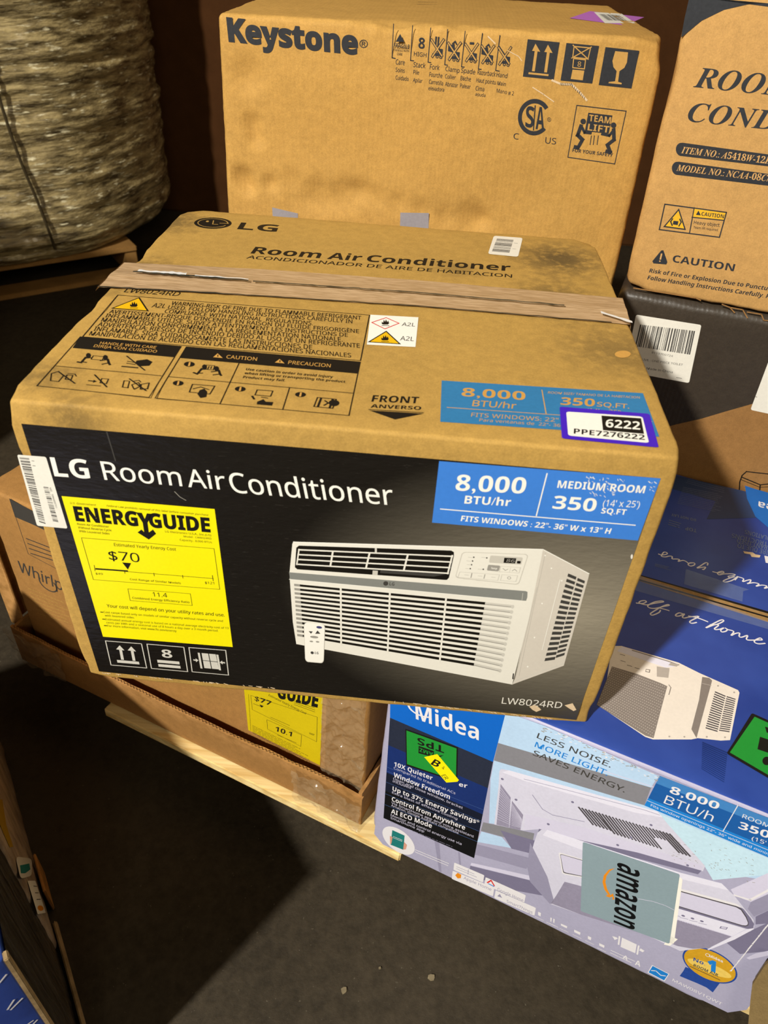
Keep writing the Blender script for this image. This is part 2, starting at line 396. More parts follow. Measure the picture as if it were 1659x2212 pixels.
# blue panel
p.z(880, 900, 2.5922)
p.poly([(178, 248), (1418, 345), (1290, 693), (138, 592)], 'blue_panel', 1)
p.text('8,000', (267, 412), (656, 430), (278, 323), 'white', 2, 'b').text('BTU/hr', (318, 485), (575, 500), (325, 441), 'white', 2, 'b')
p.line([(782, 318), (722, 553)], .0011, 'white', 2).line([(186, 516), (1275, 607)], .0011, 'white', 2)
p.text('MEDIUM ROOM', (838, 397), (1325, 428), (846, 356), 'white', 2, 'b').text('350', (810, 513), (1050, 531), (824, 441), 'white', 2, 'b')
p.text("(14' x 25')", (1092, 500), (1298, 508), (1100, 464), 'white', 2, 'n', .012).text('SQ.FT', (1083, 540), (1222, 549), (1090, 510), 'white', 2, 'b')
p.text('FITS WINDOWS : 22"- 36" W x 13" H', (298, 583), (1133, 655), (305, 553), 'white', 2, 'b')
rd = random.Random(4)
for i in range(40):
    x = 1000+rd.random()*400; y = 325+.08*(x-900)+(rd.random()**2)*70
    p.line([(x, y), (x+rd.random()*16-4, y+rd.random()*9)], .0003+rd.random()*.0006, 'paper', 2)
for i in range(14):
    x = 1020+rd.random()*150; y = 415+rd.random()*30; p.line([(x, y), (x+8, y+rd.random()*12)], .0005, 'paper', 3)
# model number and torn spots
p.text('LW8024RD', (527, 1605), (862, 1632), (533, 1571), 'offwhite', 2, 'n', .008)
p.poly([(682, 1622), (714, 1612), (738, 1628), (750, 1640), (722, 1652), (700, 1640)], 'scuff', 3).poly([(880, 1615), (925, 1603), (946, 1640), (930, 1647), (905, 1632)], 'scuff', 3)
p.ell((1256, 783), (1262, 783), (1257, 770), 'offwhite', 1)
for i in range(46):
    t = rd.random(); x = 60+t*880; p.line([(x-150, 1590+t*98), (x-150+rd.random()*26, 1592+t*98+rd.random()*7)], .0008, 'scuff', 2)
p.z(0, 860, 2.6758)
p.line([(618, 195), (650, 300), (668, 360)], .0012, 'grey_dark', 3)
for i in range(40):
    t = rd.random(); x = 590+t*1000; p.line([(x, 1586+t*88), (x+rd.random()*24, 1588+t*88+rd.random()*5)], .0008, 'scuff', 2)
p.line([(1010, 540), (1040, 570), (1075, 590)], .0006, 'scratch', 1).line([(478, 1234), (565, 1242)], .0010, 'soot', 2)
# handling marks
p.z(100, 1040, 3.6065)
for q in ([(462, 1240), (742, 1263), (783, 1452), (505, 1428)], [(785, 1265), (1072, 1290), (1102, 1480), (820, 1455)], [(1112, 1292), (1398, 1314), (1420, 1507), (1137, 1481)]):
    p.line(q, .0011, 'grey_lite', 2, True)
for x in (0, 90):
    p.poly([(572+x, 1275+x*.09), (610+x, 1315+x*.09), (545+x, 1306+x*.09)], 'grey_lite', 2).poly([(568+x, 1306+x*.09), (590+x, 1309+x*.09), (606+x, 1388+x*.09), (584+x, 1386+x*.09)], 'grey_lite', 2)
p.poly([(550, 1388), (722, 1403), (727, 1424), (555, 1409)], 'grey_lite', 2)
p.text('8', (905, 1368), (985, 1374), (893, 1306), 'grey_lite', 2, 'b')
p.poly([(864, 1387), (1036, 1402), (1040, 1424), (868, 1409)], 'grey_lite', 2).poly([(872, 1420), (1044, 1435), (1048, 1456), (876, 1441)], 'grey_lite', 2)
p.poly([(1210, 1335), (1320, 1345), (1345, 1462), (1232, 1452)], 'grey_lite', 2).line([(1264, 1338), (1289, 1458)], .001, 'soot', 3).line([(1218, 1392), (1334, 1404)], .001, 'soot', 3)
p.poly([(1180, 1332), (1196, 1334), (1218, 1456), (1202, 1454)], 'grey_lite', 2).poly([(1325, 1347), (1341, 1349), (1362, 1470), (1346, 1468)], 'grey_lite', 2)
p.poly([(1145, 1384), (1165, 1386), (1163, 1376), (1186, 1392), (1168, 1406), (1166, 1396), (1147, 1393)], 'grey_lite', 2)
p.poly([(1392, 1406), (1372, 1404), (1370, 1394), (1352, 1408), (1376, 1424), (1374, 1414), (1394, 1416)], 'grey_lite', 2)
# the pictured appliance
p.z(580, 1120, 2.2419)
ink('pic_white', (226, 223, 213), .4, .02); ink('pic_side', (205, 198, 187), .4, .03); ink('pic_edge', (238, 236, 228), .4, .01); ink('pic_line', (196, 192, 182), .4, .02); ink('pic_dark', (22, 19, 15), .4, .1)
p.poly([(1325, 148), (1553, 265), (1550, 282), (1430, 712), (1320, 752), (1180, 803), (1195, 770)], 'pic_side', 1)
p.poly([(122, 112), (1330, 148), (1262, 480), (1180, 803), (135, 607), (118, 500), (104, 300), (102, 262), (116, 120)], 'pic_white', 2)
p.line([(122, 113), (1328, 149)], .0012, 'pic_edge', 3).line([(1330, 149), (1552, 266)], .0009, 'pic_edge', 3)
p.line([(1300, 330), (1195, 770)], .0006, 'pic_line', 4).line([(1340, 165), (1212, 760)], .0005, 'pic_line', 4)
p.poly([(148, 130), (885, 154), (898, 162), (898, 180), (874, 285), (864, 296), (850, 296), (140, 245), (128, 235), (135, 140)], 'pic_dark', 3)
for i in range(4):
    t = i/3.; p.line([(148-10*t, 150+70*t), (890-20*t, 182+82*t)], .0018, 'pic_white', 4)
p.line([(148, 148), (137, 222)], .0014, 'pic_white', 4).line([(890, 178), (868, 266)], .0016, 'pic_white', 4)
for a, c in (((312, 158), (300, 228)), ((490, 165), (472, 240)), ((675, 174), (655, 250))): p.line([a, c], .0018, 'pic_white', 4)
p.line([(520, 145), (520, 160)], .002, 'grey_lite', 4).poly([(505, 250), (530, 252), (528, 274), (503, 272)], 'pic_line', 4).poly([(540, 262), (800, 280), (860, 268), (858, 262), (545, 238)], 'grey_dark', 3.5)
p.rrect([(938, 160), (1260, 171), (1212, 321), (903, 286)], 'pic_line', 3, .06, 1.6).rrect([(942, 163), (1256, 174), (1209, 317), (907, 283)], 'pic_white', 4, .06, 1.6)
p.rrect([(1075, 177), (1232, 187), (1224, 222), (1067, 212)], 'pic_line', 5, .06, 2).poly([(1142, 188), (1200, 191), (1194, 216), (1138, 213)], 'pic_dark', 6).rrect([(1204, 203), (1222, 204), (1220, 217), (1202, 216)], 'pic_dark', 6, .2)
p.text('86', (1150, 209), (1190, 211), (1155, 194), 'grey_mid', 7)
p.rrect([(1064, 222), (1123, 227), (1114, 255), (1057, 250)], 'grey_mid', 5, .1, 2).text('Temp', (1076, 243), (1106, 245), (1078, 234), 'white', 6, 'b')
for q in ([(926, 257), (1118, 270), (1110, 298), (917, 283)], [(1130, 270), (1206, 275), (1198, 303), (1123, 298)], [(1125, 229), (1220, 236), (1213, 262), (1117, 256)]): p.line(q, .0006, 'grey_lite', 6, True)
p.line([(1172, 238), (1166, 258)], .0005, 'grey_lite', 6).line([(985, 264), (980, 284)], .0008, 'grey_mid', 6).line([(1048, 270), (1043, 288)], .0008, 'grey_mid', 6)
p.ell((1165, 286), (1174, 287), (1166, 279), 'grey_mid', 6, hole=.7).line([(1135, 240), (1147, 250), (1160, 243)], .0006, 'grey_mid', 6).line([(1180, 252), (1192, 244), (1203, 254)], .0006, 'grey_mid', 6)
for x, y in ((994, 186), (988, 204), (983, 222), (977, 241), (1057, 189), (1040, 244)): p.ell((x, y), (x+4, y), (x, y-3.5), 'grey_dark', 6, 10)
for x, y in ((968, 186), (960, 203), (962, 221), (955, 240), (1032, 186), (1015, 243), (945, 290), (1005, 297), (1075, 303), (950, 271), (1015, 276), (1080, 282)): p.line([(x, y), (x+18, y+1.5)], .0008, 'grey_lite', 6)
p.poly([(100, 259), (1245, 350), (1254, 354), (1253, 380), (1247, 397), (1228, 396), (105, 293)], 'grey_bar', 4).line([(102, 293), (1228, 397)], .0008, 'pic_edge', 5).line([(1232, 360), (1227, 394)], .0004, 'grey_lite', 5)
p.ell((568, 313), (580, 314), (569, 302), 'grey_dark', 5, 18).text('LG', (585, 322), (609, 324), (587, 306), 'grey_dark', 5, 'b')
q = [(150, 316), (1052, 402), (993, 722), (166, 580)]
q2 = [(1050, 402), (1184, 416), (1118, 752), (992, 722)]; q3 = [(124, 313), (152, 316), (168, 580), (140, 576)]
for i in range(13):
    a = (i+.08)/13; p.cell(q, 0, a, 1, a+.52/13, 'pic_dark', 3); p.cell(q3, 0, a, 1, a+.55/13, 'grey_mid', 3)
    p.cell(q2, 0, a, 1, a+.34/13, 'grey_lite', 3); p.cell(q2, 0, a+.34/13, 1, a+.48/13, 'grey_mid', 3)
    p.ell(p.bil(q2, 1, a+.3/13), p.bil(q2, 1.06, a+.3/13), p.bil(q2, 1, a-.05/13), 'grey_lite', 3, 12)
for a, c in (((350, 336), (352, 612)), ((588, 358), (577, 650)), ((860, 384), (829, 694))): p.line([a, c], .0019, 'pic_white', 4)
for q in ([(1452, 262), (1492, 279), (1384, 690), (1334, 698)], [(1498, 284), (1533, 299), (1430, 668), (1388, 682)]):
    for i in range(17): p.cell(q, 0, (i+.1)/17, 1, (i+.68)/17, 'grey_dark', 3)
for x, y in ((1340, 178), (1370, 240), (1325, 410), (1288, 575), (1255, 716), (1420, 300)): p.ell((x, y), (x+4, y), (x, y-4), 'pic_edge', 4, 8)
p.line([(1190, 785), (1430, 700)], .0008, 'grey_lite', 3).line([(1186, 750), (1183, 775)], .0012, 'pic_dark', 5).line([(1412, 295), (1325, 635)], .0006, 'pic_edge', 4)
# the pictured remote
p.rrect([(170, 502), (275, 511), (268, 700), (178, 692)], 'pic_line', 6, .16, .6).rrect([(172, 502), (273, 511), (266, 697), (180, 690)], 'pic_edge', 7, .16, .6)
ink('remote_blue', (60, 60, 110), .5)
p.ell((246, 525), (260, 527), (247, 519), 'remote_blue', 8, 14).poly([(195, 543), (215, 545), (206, 556)], 'grey_dark', 8).poly([(238, 540), (252, 556), (226, 556)], 'grey_dark', 8)
p.ell((222, 572), (242, 574), (222, 566), 'grey_mid', 8, 14).ell((208, 593), (217, 594), (208, 589), 'grey_mid', 8, 10).ell((238, 595), (247, 596), (238, 591), 'grey_mid', 8, 10)
p.ell((212, 648), (220, 649), (212, 641), 'grey_dark', 8, 12).text('LG', (224, 653), (242, 655), (225, 642), 'grey_dark', 8, 'b')
p.obj('front_print', ac, 'black printed front panel with a white appliance picture')

# yellow energy label
p = Print((0, 0, 0), (0, -1, 0), .0012).z(100, 1040, 3.6065)
p.poly([(120, 112), (1312, 213), (1453, 1288), (443, 1207)], 'yellow', 0)
p.text('U.S. Government', (187, 172), (388, 188), (188, 157), 'energy_grey').text('Federal Law prohibits removal of this label before consumer purchase', (472, 193), (1262, 266), (474, 179), 'energy_grey', 2, 'n', .006)
p.text('ENERG', (232, 302), (722, 345), (207, 192), 'soot', 2, 'b', .025).text('GUIDE', (808, 352), (1282, 392), (790, 244), 'soot', 2, 'b', .025)
p.poly([(700, 238), (745, 242), (768, 290), (785, 246), (828, 250), (790, 318), (800, 395), (832, 372), (857, 405), (800, 450), (712, 395), (742, 372), (764, 392), (752, 318)], 'soot', 2)
for i, t in enumerate(('Room Air Conditioner', 'Without Reverse Cycle', 'With Louvered Sides')): p.text(t, (243+8*i, 336+28*i), ((490, 510, 495)[i], (358, 386, 412)[i]), (241+8*i, 320+28*i), 'energy_grey', 2, 'n', .02)
p.text('LG Electronics U.S.A., Inc.(LG)', (928, 394), (1286, 424), (926, 379), 'energy_grey', 2, 'n', .012).text('Model : LW8024RD', (1072, 432), (1288, 450), (1070, 418), 'energy_grey', 2, 'n', .02).text('Capacity : 8,000 BTUs', (1042, 459), (1292, 479), (1040, 444), 'energy_grey', 2, 'n', .02)
p.line([(275, 436), (1308, 521), (1352, 838), (368, 762)], .0005, 'soot', 2, True)
p.text('Estimated Yearly Energy Cost', (530, 500), (1012, 537), (527, 477), 'soot', 2, 'n', .012).text('$70', (492, 605), (732, 628), (478, 535), 'soot', 2, 'n', .03)
p.poly([(592, 628), (662, 634), (637, 684)], 'soot', 2).poly([(383, 672), (637, 690), (638, 700), (385, 684)], 'soot', 2).line([(383, 680), (1302, 754)], .0006, 'soot', 2)
for x, y, k in ((378, 672, 22), (613, 706, 8), (841, 722, 11), (1064, 739, 11), (1298, 750, 21)): p.line([(x-k*.15, y-k), (x+k*.15, y+k)], .0006, 'soot', 3)
p.text('$49', (386, 722), (442, 726), (384, 707), 'soot', 2, 'n', .02).text('$121', (1238, 795), (1310, 800), (1235, 776), 'soot', 2, 'n', .02).text('Cost Range of Similar Models', (653, 765), (1050, 797), (651, 751), 'soot', 2, 'n', .02)
p.line([(637, 834), (1123, 872), (1138, 964), (655, 925)], .0005, 'soot', 2, True).text('11.4', (832, 893), (945, 901), (826, 860), 'soot', 2, 'n', .03).text('Combined Energy Efficiency Ratio', (672, 911), (1117, 946), (670, 896), 'soot', 2, 'n', .02)
p.text('Your cost will depend on your utility rates and use.', (474, 977), (1390, 1050), (470, 953), 'soot', 2, 'n', .016)
for s, L, R in (('Cost range based only on models of similar capacity without reverse cycle and', (448, 1022), (1376, 1092)), ('with louvered sides.', (458, 1048), (690, 1066)), ('Estimated annual energy cost is based on a national average electricity cost of 13', (464, 1078), (1420, 1148)),
                ('cents per kWh and a seasonal use of 8 hours a day over a 3 month period.', (470, 1103), (1340, 1168)), ('For more information, visit www.ftc.gov/energy', (478, 1128), (1016, 1170))):
    p.text(s, L, R, (L[0]-2, L[1]-15), 'energy_grey', 2, 'n', .008)
for x, y in ((426, 1015), (442, 1070), (455, 1120)): p.line([(x, y), (x+14, y+1)], .0014, 'energy_grey', 2)
p.obj('energy_label', ac, 'yellow energy cost label')
# white barcode label on the front edge
p = Print((0, 0, 0), (0, -1, 0), .0012).z(0, 930, 3.5115)
p.rrect([(131, 181), (350, 198), (514, 742), (282, 720)], 'paper', 0, .06, .4)
p.bars([(148, 200), (222, 207), (350, 716), (302, 700)], 'bar_grey', 1, 46, 3, False).bars([(330, 424), (368, 428), (446, 696), (404, 688)], 'bar_grey', 1, 26, 5, False)
p.text('MEZ', (376, 432), (386, 462), (388, 430), 'bar_grey').rules([(240, 210), (262, 212), (276, 285), (254, 282)], 2, .0006, 'bar_grey', 1, 2).text('508NAKD07311', (392, 482), (424, 585), (404, 480), 'bar_grey')
p.obj('barcode_label', ac, 'white barcode label at the left end of the front')

# top of the main carton
T = (0, 0, H); NZ = (0, 0, 1)
p = Print(T, NZ)
p.z(180, 430, 2.3042)
p.ell((645, 120), (738, 122), (650, 93), 'print_black', 1).ell((645, 120), (722, 122), (649, 98), 'kraft_main', 2, 28, 0, 330, .93).line([(648, 108), (644, 126), (668, 127)], .0014, 'kraft_main', 2).ell((618, 112), (626, 112), (619, 108), 'kraft_main', 2, 12).line([(680, 121), (722, 123)], .0014, 'kraft_main', 2)
p.text('LG', (765, 150), (960, 164), (786, 117), 'print_black', 1, 'b')
p.z().text('Room', (541, 547.5), (690, 558), (552, 533.5), 'print_black', 1, 'b').text('Air', (706, 559.5), (778, 564), (714, 546), 'print_black', 1, 'b').text('Conditioner', (790, 565), (1102, 586), (797, 551), 'print_black', 1, 'b').text('ACONDICIONADOR DE AIRE DE HABITACION', (531.5, 558.5), (1106, 600), (537, 552), 'print_black', 1, 'n', .014)
p.z(0, 600, 2.07375)
p.text('LW8024RD', (553, 65), (798, 83), (572, 47), 'print_black', 1, 'n', .014)
p.line([(528, 78), (1655, 168), (1615, 372), (370, 265)], .0011, 'print_black', 1, True)
cx, cy = warn(p, [(625, 88), (667, 151), (497, 138)], 'amber', 'print_black', 1, .86); flame(p, (600, 124), 22, 'print_black', 3)
p.text('A2L', (678, 133), (738, 137), (690, 114), 'print_black', 1, 'n', .016)
for s, L, R, t in (('WARNING-RISK OF FIRE DUE TO FLAMMABLE REFRIGERANT', (765, 122), (1618, 189), (773, 106)), ('USED. FOLLOW HANDLING INSTRUCTIONS CAREFULLY IN', (750, 140), (1578, 205), (758, 124)),
    ('COMPLIANCE WITH NATIONAL  REGULATIONS.', (735, 158), (1400, 213), (743, 142)), ("AVERTISSEMENT-RISQUE D'INCENDIE EN RAISON DU FLUIDE FRIGORIGÈNE", (487, 159), (1608, 249), (496, 143)),
    ('INFLAMMABLE UTILISÉ. SUIVEZ ATTENTIVEMENT LES INSTRUCTIONS DE', (470, 177), (1558, 266), (479, 161)), ('MANIPULATION CONFORMÉMENT À LA RÉGLEMENTATION NATIONALE.', (452, 197), (1535, 287), (461, 179)),
    ('ADVERTENCIA: RIESGO DE INCENDIO DEBIDO AL USO DE UN REFRIGERANTE', (435, 217), (1612, 315), (445, 199)), ('INFLAMABLE, SIGA CUIDADOSAMENTE LAS INSTRUCCIONES DE', (418, 238), (1398, 322), (428, 219)),
    ('MANIPULACIÓN DE ACUERDO CON LAS REGLAMENTACIONES NACIONALES', (398, 258), (1573, 358), (408, 240))): p.text(s, L, R, t, 'print_black', 1, 'n', .014)
p.poly([(360, 265), (812, 308), (780, 357), (325, 315)], 'print_black', 1).poly([(835, 310), (1614, 378), (1600, 430), (805, 360)], 'print_black', 1)
p.text('HANDLE WITH CARE', (446, 298), (697, 319), (453, 287), 'tan_ink', 2, 'n', .012).text('DIRIJA CON CUIDADO', (418, 311), (700, 337), (426, 300), 'tan_ink', 2, 'n', .012)
p.text('CAUTION', (1013, 362), (1150, 373), (1017, 347), 'tan_ink', 2, 'n', .012).text('PRECAUCION', (1290, 387), (1480, 403), (1294, 372), 'tan_ink', 2, 'n', .012)
p.poly([(975, 340), (998, 361), (955, 357)], 'tan_ink', 2).poly([(1253, 365), (1275, 385), (1231, 381)], 'tan_ink', 2).line([(976, 347), (976, 355)], .001, 'print_black', 3).line([(1254, 371), (1254, 379)], .001, 'print_black', 3)
p.line([(360, 265), (812, 308), (668, 537), (165, 485)], .0010, 'print_black', 1, True).line([(252, 396), (722, 440)], .0010, 'print_black', 1)
p.line([(835, 310), (1614, 378), (1563, 618), (695, 540)], .0010, 'print_black', 1, True).line([(757, 444), (1030, 469), (1582, 518)], .0010, 'print_black', 1).line([(1070, 385), (985, 566)], .0010, 'print_black', 1).line([(1297, 494), (1266, 592)], .0010, 'print_black', 1)
p.text('Use caution in order to avoid injury', (1100, 415), (1490, 450), (1105, 405), 'print_black', 1, 'b').text('when lifting or transporting the product.', (1093, 432), (1550, 472), (1098, 422), 'print_black', 1, 'b').text('Product may fall.', (1087, 450), (1275, 466), (1092, 440), 'print_black', 1, 'b')
for x, y in ((848, 388), (798, 473), (1076, 499), (1346, 524)): p.ell((x, y), (x+24, y+2), (x+4, y-11), 'print_black', 1, 20).line([(x+2, y-7), (x, y+2)], .0016, 'tan_ink', 2).line([(x-1, y+5), (x-2, y+7)], .0018, 'tan_ink', 2)
def lifter(x0, y0, x1, y1, yb):
    k = 'print_black'
    man(p, (x0+48, y0), 11, [(x0+36, y0+8), (x0+15, y0+32), (x0, yb-8)], .0022, k, 1, [[(x0+18, y0+28), (x0+38, yb-6)], [(x0+34, y0+12), (x0+62, y0+10)]])
    man(p, (x1-20, y1), 11, [(x1-10, y1+8), (x1-4, y1+26), (x1, yb+4)], .0022, k, 1, [[(x1-6, y1+24), (x1-34, yb+2)], [(x1-14, y1+10), (x1-42, y1+14)]])
lifter(348, 349, 492, 358, 386); lifter(868, 400, 990, 408, 434)
p.line([(418, 350), (466, 354), (458, 370), (408, 366)], .0009, 'print_black', 1, True).line([(925, 392), (962, 395), (955, 414), (916, 410)], .0009, 'print_black', 1, True).line([(936, 398), (932, 407)], .001, 'print_black', 1).line([(947, 399), (944, 408)], .001, 'print_black', 1)
def cross(a, b): p.line([a, b], .0014, 'print_black', 2)
p.poly([(612, 372), (660, 366), (683, 378), (668, 395), (630, 397), (605, 385)], 'print_black', 1).line([(548, 398), (615, 404)], .002, 'print_black', 1).line([(572, 375), (608, 381)], .0012, 'print_black', 1).line([(568, 384), (604, 389)], .0012, 'print_black', 1); cross((568, 352), (648, 415))
p.line([(230, 430), (262, 420), (284, 440), (262, 466), (226, 462)], .001, 'print_black', 1, True).line([(300, 436), (326, 438), (318, 458), (292, 456)], .001, 'print_black', 1, True).line([(305, 430), (335, 432), (342, 442)], .001, 'print_black', 1); cross((265, 424), (335, 474))
p.line([(388, 480), (450, 486)], .001, 'print_black', 1).line([(398, 462), (425, 465)], .0016, 'print_black', 1).poly([(420, 458), (434, 466), (416, 471)], 'print_black', 1).line([(456, 452), (486, 455), (476, 476), (448, 472)], .001, 'print_black', 1, True); cross((424, 436), (478, 490))
p.line([(556, 462), (580, 464), (572, 494), (548, 491)], .001, 'print_black', 1, True).line([(590, 480), (620, 470), (630, 486), (600, 500)], .001, 'print_black', 1, True).line([(632, 478), (668, 472), (660, 498), (628, 500)], .001, 'print_black', 1, True).line([(600, 464), (622, 460), (630, 468)], .001, 'print_black', 1); cross((580, 454), (652, 506))
p.line([(862, 478), (962, 486), (940, 522), (848, 513)], .0011, 'print_black', 1, True).poly([(895, 505), (915, 498), (928, 512), (924, 535), (898, 540), (884, 522)], 'print_black', 2).line([(866, 498), (900, 490)], .0012, 'print_black', 1).line([(905, 492), (935, 502)], .0012, 'print_black', 1)
p.line([(1152, 503), (1222, 508), (1212, 532), (1142, 526)], .0011, 'print_black', 1, True).poly([(1152, 556), (1180, 545), (1190, 556), (1224, 558), (1218, 574), (1150, 568)], 'print_black', 1).line([(1130, 532), (1138, 544)], .002, 'print_black', 1).line([(1172, 536), (1198, 540)], .0012, 'print_black', 1)
p.line([(1422, 537), (1506, 545), (1490, 586), (1406, 578)], .0011, 'print_black', 1, True).ell((1496, 562), (1520, 564), (1499, 548), 'print_black', 2, 16).line([(1438, 541), (1424, 578)], .002, 'print_black', 1).line([(1490, 545), (1476, 584)], .002, 'print_black', 1).line([(1456, 552), (1470, 562), (1452, 572)], .0016, 'print_black', 1)
p.z().text('FRONT', (802, 868), (903, 872), (806, 854), 'print_black', 1, 'b').text('ANVERSO', (800, 881), (909, 886), (802, 873.5), 'print_black', 1, 'b')
p.line([(797, 885), (914, 892)], .0010, 'print_black', 1).poly([(797, 887), (915, 894), (853, 906.5)], 'print_black', 1)
p.z(800, 430, 2.37)
p.poly([(365, 930), (1395, 995), (1479, 1218), (358, 1141)], 'blue_flat', 1)
p.text('8,000', (465, 1010), (793, 1031), (472, 967), 'tan_ink', 2, 'b').text('BTU/hr', (520, 1061), (745, 1075), (527, 1031), 'tan_ink', 2, 'n', .02).line([(393, 1068), (1440, 1140)], .0010, 'tan_ink', 2).line([(878, 979), (900, 1103)], .0010, 'tan_ink', 2)
p.text('ROOM SIZE/ TAMANO DE LA HABITACION', (908, 997), (1378, 1023), (911, 986), 'tan_ink', 2, 'n', .01).text('350', (972, 1054), (1148, 1063), (977, 1016), 'tan_ink', 2, 'b').text('SQ.FT.', (1158, 1062), (1325, 1074), (1161, 1040), 'tan_ink', 2, 'n', .02)
p.text("(14' x 25')", (1105, 1092), (1285, 1103), (1107, 1072), 'tan_ink', 2, 'n', .01).text('FITS WINDOWS: 22"', (515, 1115), (962, 1143), (519, 1095), 'tan_ink', 2, 'n', .012).text('Para ventanas de  22"- 36', (557, 1139), (972, 1168), (560, 1124), 'tan_ink', 2, 'n', .012)
p.ell((1292, 795), (1333, 796), (1296, 777), 'tan_ink', 1)
p.obj('top_print', ac, 'black handling text and blue size panel printed on the top')
# stickers on the top
p = Print(T, NZ, .0011).z(180, 430, 2.3042)
p.poly([(1429, 577), (1668, 590), (1653, 738), (1411, 726)], 'white', 0)
p.line([(1507, 592), (1571, 620), (1501, 648), (1436, 616)], .0014, 'red', 1, True); flame(p, (1504, 618), 24, 'soot', 1)
warn(p, [(1508, 657), (1582, 725), (1414, 714)], 'amber', 'soot', 1, .84); flame(p, (1502, 697), 24, 'soot', 3)
p.text('A2L', (1584, 633), (1650, 636), (1588, 616), 'soot').text('A2L', (1576, 705), (1644, 709), (1580, 684), 'soot'); p.obj('hazard_sticker', ac, 'white flammable gas hazard sticker')
p = Print(T, NZ, .0018).z(800, 430, 2.37)
p.rrect([(968, 1065), (1428, 1102), (1476, 1275), (980, 1228)], 'violet', 0, .04, .8).rrect([(1002, 1091), (1392, 1117), (1426, 1252), (1012, 1214)], 'white', 1, .05, 1.2)
p.poly([(1182, 1112), (1385, 1126), (1400, 1206), (1190, 1187)], 'soot', 2).text('6222', (1203, 1171), (1380, 1185), (1205, 1130), 'white', 3, 'b').text('PPE7276222', (1040, 1204), (1405, 1237), (1042, 1178), 'soot', 2, 'b')
p.obj('inventory_sticker', ac, 'violet bordered white inventory sticker')
p = Print(T, NZ, .0011).z(800, 430, 2.37)
p.rrect([(632, 189), (780, 200), (756, 297), (602, 282)], 'paper', 0, .08, 1).bars([(648, 204), (733, 211), (711, 277), (622, 269)], 'bar_grey', 1, 26, 9, False).rules([(740, 212), (760, 214), (740, 272), (724, 270)], 2, .0008, 'bar_grey', 1, 4)
p.obj('barcode_sticker', ac, 'small white barcode sticker on the rear flap')

# clear brown tape over the seam, ridged along its middle
m, nt, b = nmat('tape'); v = coords(nt, (6, 40, 40))
nt.links.new(mixc(nt, ramp(nt, ntex(nt, v, 8, 3), .35, .65), rgb((166, 136, 100)), rgb((192, 162, 126))), b.inputs['Base Color'])
b.inputs['Roughness'].default_value = .34; b.inputs['Specular IOR Level'].default_value = .55
bp = N(nt, 'ShaderNodeBump', i_Strength=.35, i_Distance=.003); nt.links.new(ntex(nt, coords(nt, (4, 60, 30)), 6, 4), bp.inputs['Height']); nt.links.new(bp.outputs[0], b.inputs['Normal'])
ink('seam_dark', (48, 52, 46), .35, .3, .6)  # crack line in the tape; also paints seam shade along its lower edge
m, nt, b = nmat('painted_glare'); b.inputs['Base Color'].default_value = rgb((222, 222, 222)); b.inputs['Roughness'].default_value = .3; b.inputs['Metallic'].default_value = .0  # pale colour that paints the silver glare on the tape wrinkles
P = Print(T, NZ)
def tp(x, y): return P.at((x, y))
rowA = [tp(268, 569), tp(560, 583), tp(900, 607), tp(1344, 646)]; rowB = [tp(212, 622), tp(560, 642), tp(900, 664), tp(1362, 703)]
rd = random.Random(11); vs, fs = [], []; n, k = 90, 12
def along(row, t):
    x = t*3; i = min(2, int(x)); return lerp(row[i], row[i+1], x-i)
for i in range(n+1):
    t = i/n; a, c = along(rowA, t), along(rowB, t)
    for j in range(k+1):
        q = lerp(a, c, j/k); rg = math.exp(-((j/k-.52)/.12)**2)
        q = q + Z*(.0012 + rg*(.0016+.0022*max(0, noise.noise(Vector((t*26, j*.4, 2)))+.1)) + .0004*noise.noise(Vector((t*60, j, 5))))
        vs.append(q)
for i in range(n):
    for j in range(k): o_ = i*(k+1)+j; fs.append((o_, o_+1, o_+k+2, o_+k+1))
tpo = link_mesh('packing_tape', vs, fs, ['tape'], ac, smooth=True, label='glossy tan tape over the flap seam')
vs, fs = [], []
def ribbon(t0, t1, c0, c1, wd, mat_z, seg):
    st = len(vs)
    for i in range(seg+1):
        t = lerp(t0, t1, i/seg); a, c = along(rowA, t), along(rowB, t); jj = lerp(c0, c1, i/seg)+.025*noise.noise(Vector((t*40, 1, 1)))
        ww = wd*(.5+.8*abs(noise.noise(Vector((t*55, 3, 3)))))
        vs.append(lerp(a, c, jj-ww)+Z*mat_z); vs.append(lerp(a, c, jj+ww)+Z*mat_z)
    for i in range(seg): fs.append((st+2*i, st+2*i+2, st+2*i+3, st+2*i+1))
mi = []
ribbon(.05, .31, .50, .60, .035, .0062, 40); mi += [0]*40
ribbon(.32, .90, .60, .62, .03, .0055, 60); mi += [0]*60
ribbon(.0, .97, 1.0, 1.0, .022, .0022, 60); mi += [0]*60
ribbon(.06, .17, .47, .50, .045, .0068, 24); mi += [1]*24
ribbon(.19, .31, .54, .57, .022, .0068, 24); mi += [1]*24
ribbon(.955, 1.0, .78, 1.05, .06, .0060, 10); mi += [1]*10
link_mesh('tape_wrinkle_glare', vs, fs, ['seam_dark', 'painted_glare'], tpo, mi, label='tape wrinkle lines with painted silver glare and seam shade')
# loose tape ends at both sides
vs = [along(rowA, 1)+Z*.002, along(rowB, 1)+Z*.002, along(rowB, 1)+Vector((.004, 0, -.02)), along(rowA, 1)+Vector((.007, .003, -.012))]
vs += [along(rowA, 0)+Z*.002, along(rowB, 0)+Z*.002, along(rowB, 0)+Vector((-.003, -.002, -.003)), along(rowA, 0)+Vector((-.003, 0, -.003))]
link_mesh('tape_end', vs[:4], [(0, 1, 2, 3)], ['tape'], tpo)
link_mesh('tape_end', vs[4:], [(0, 1, 2, 3)], ['tape'], tpo)

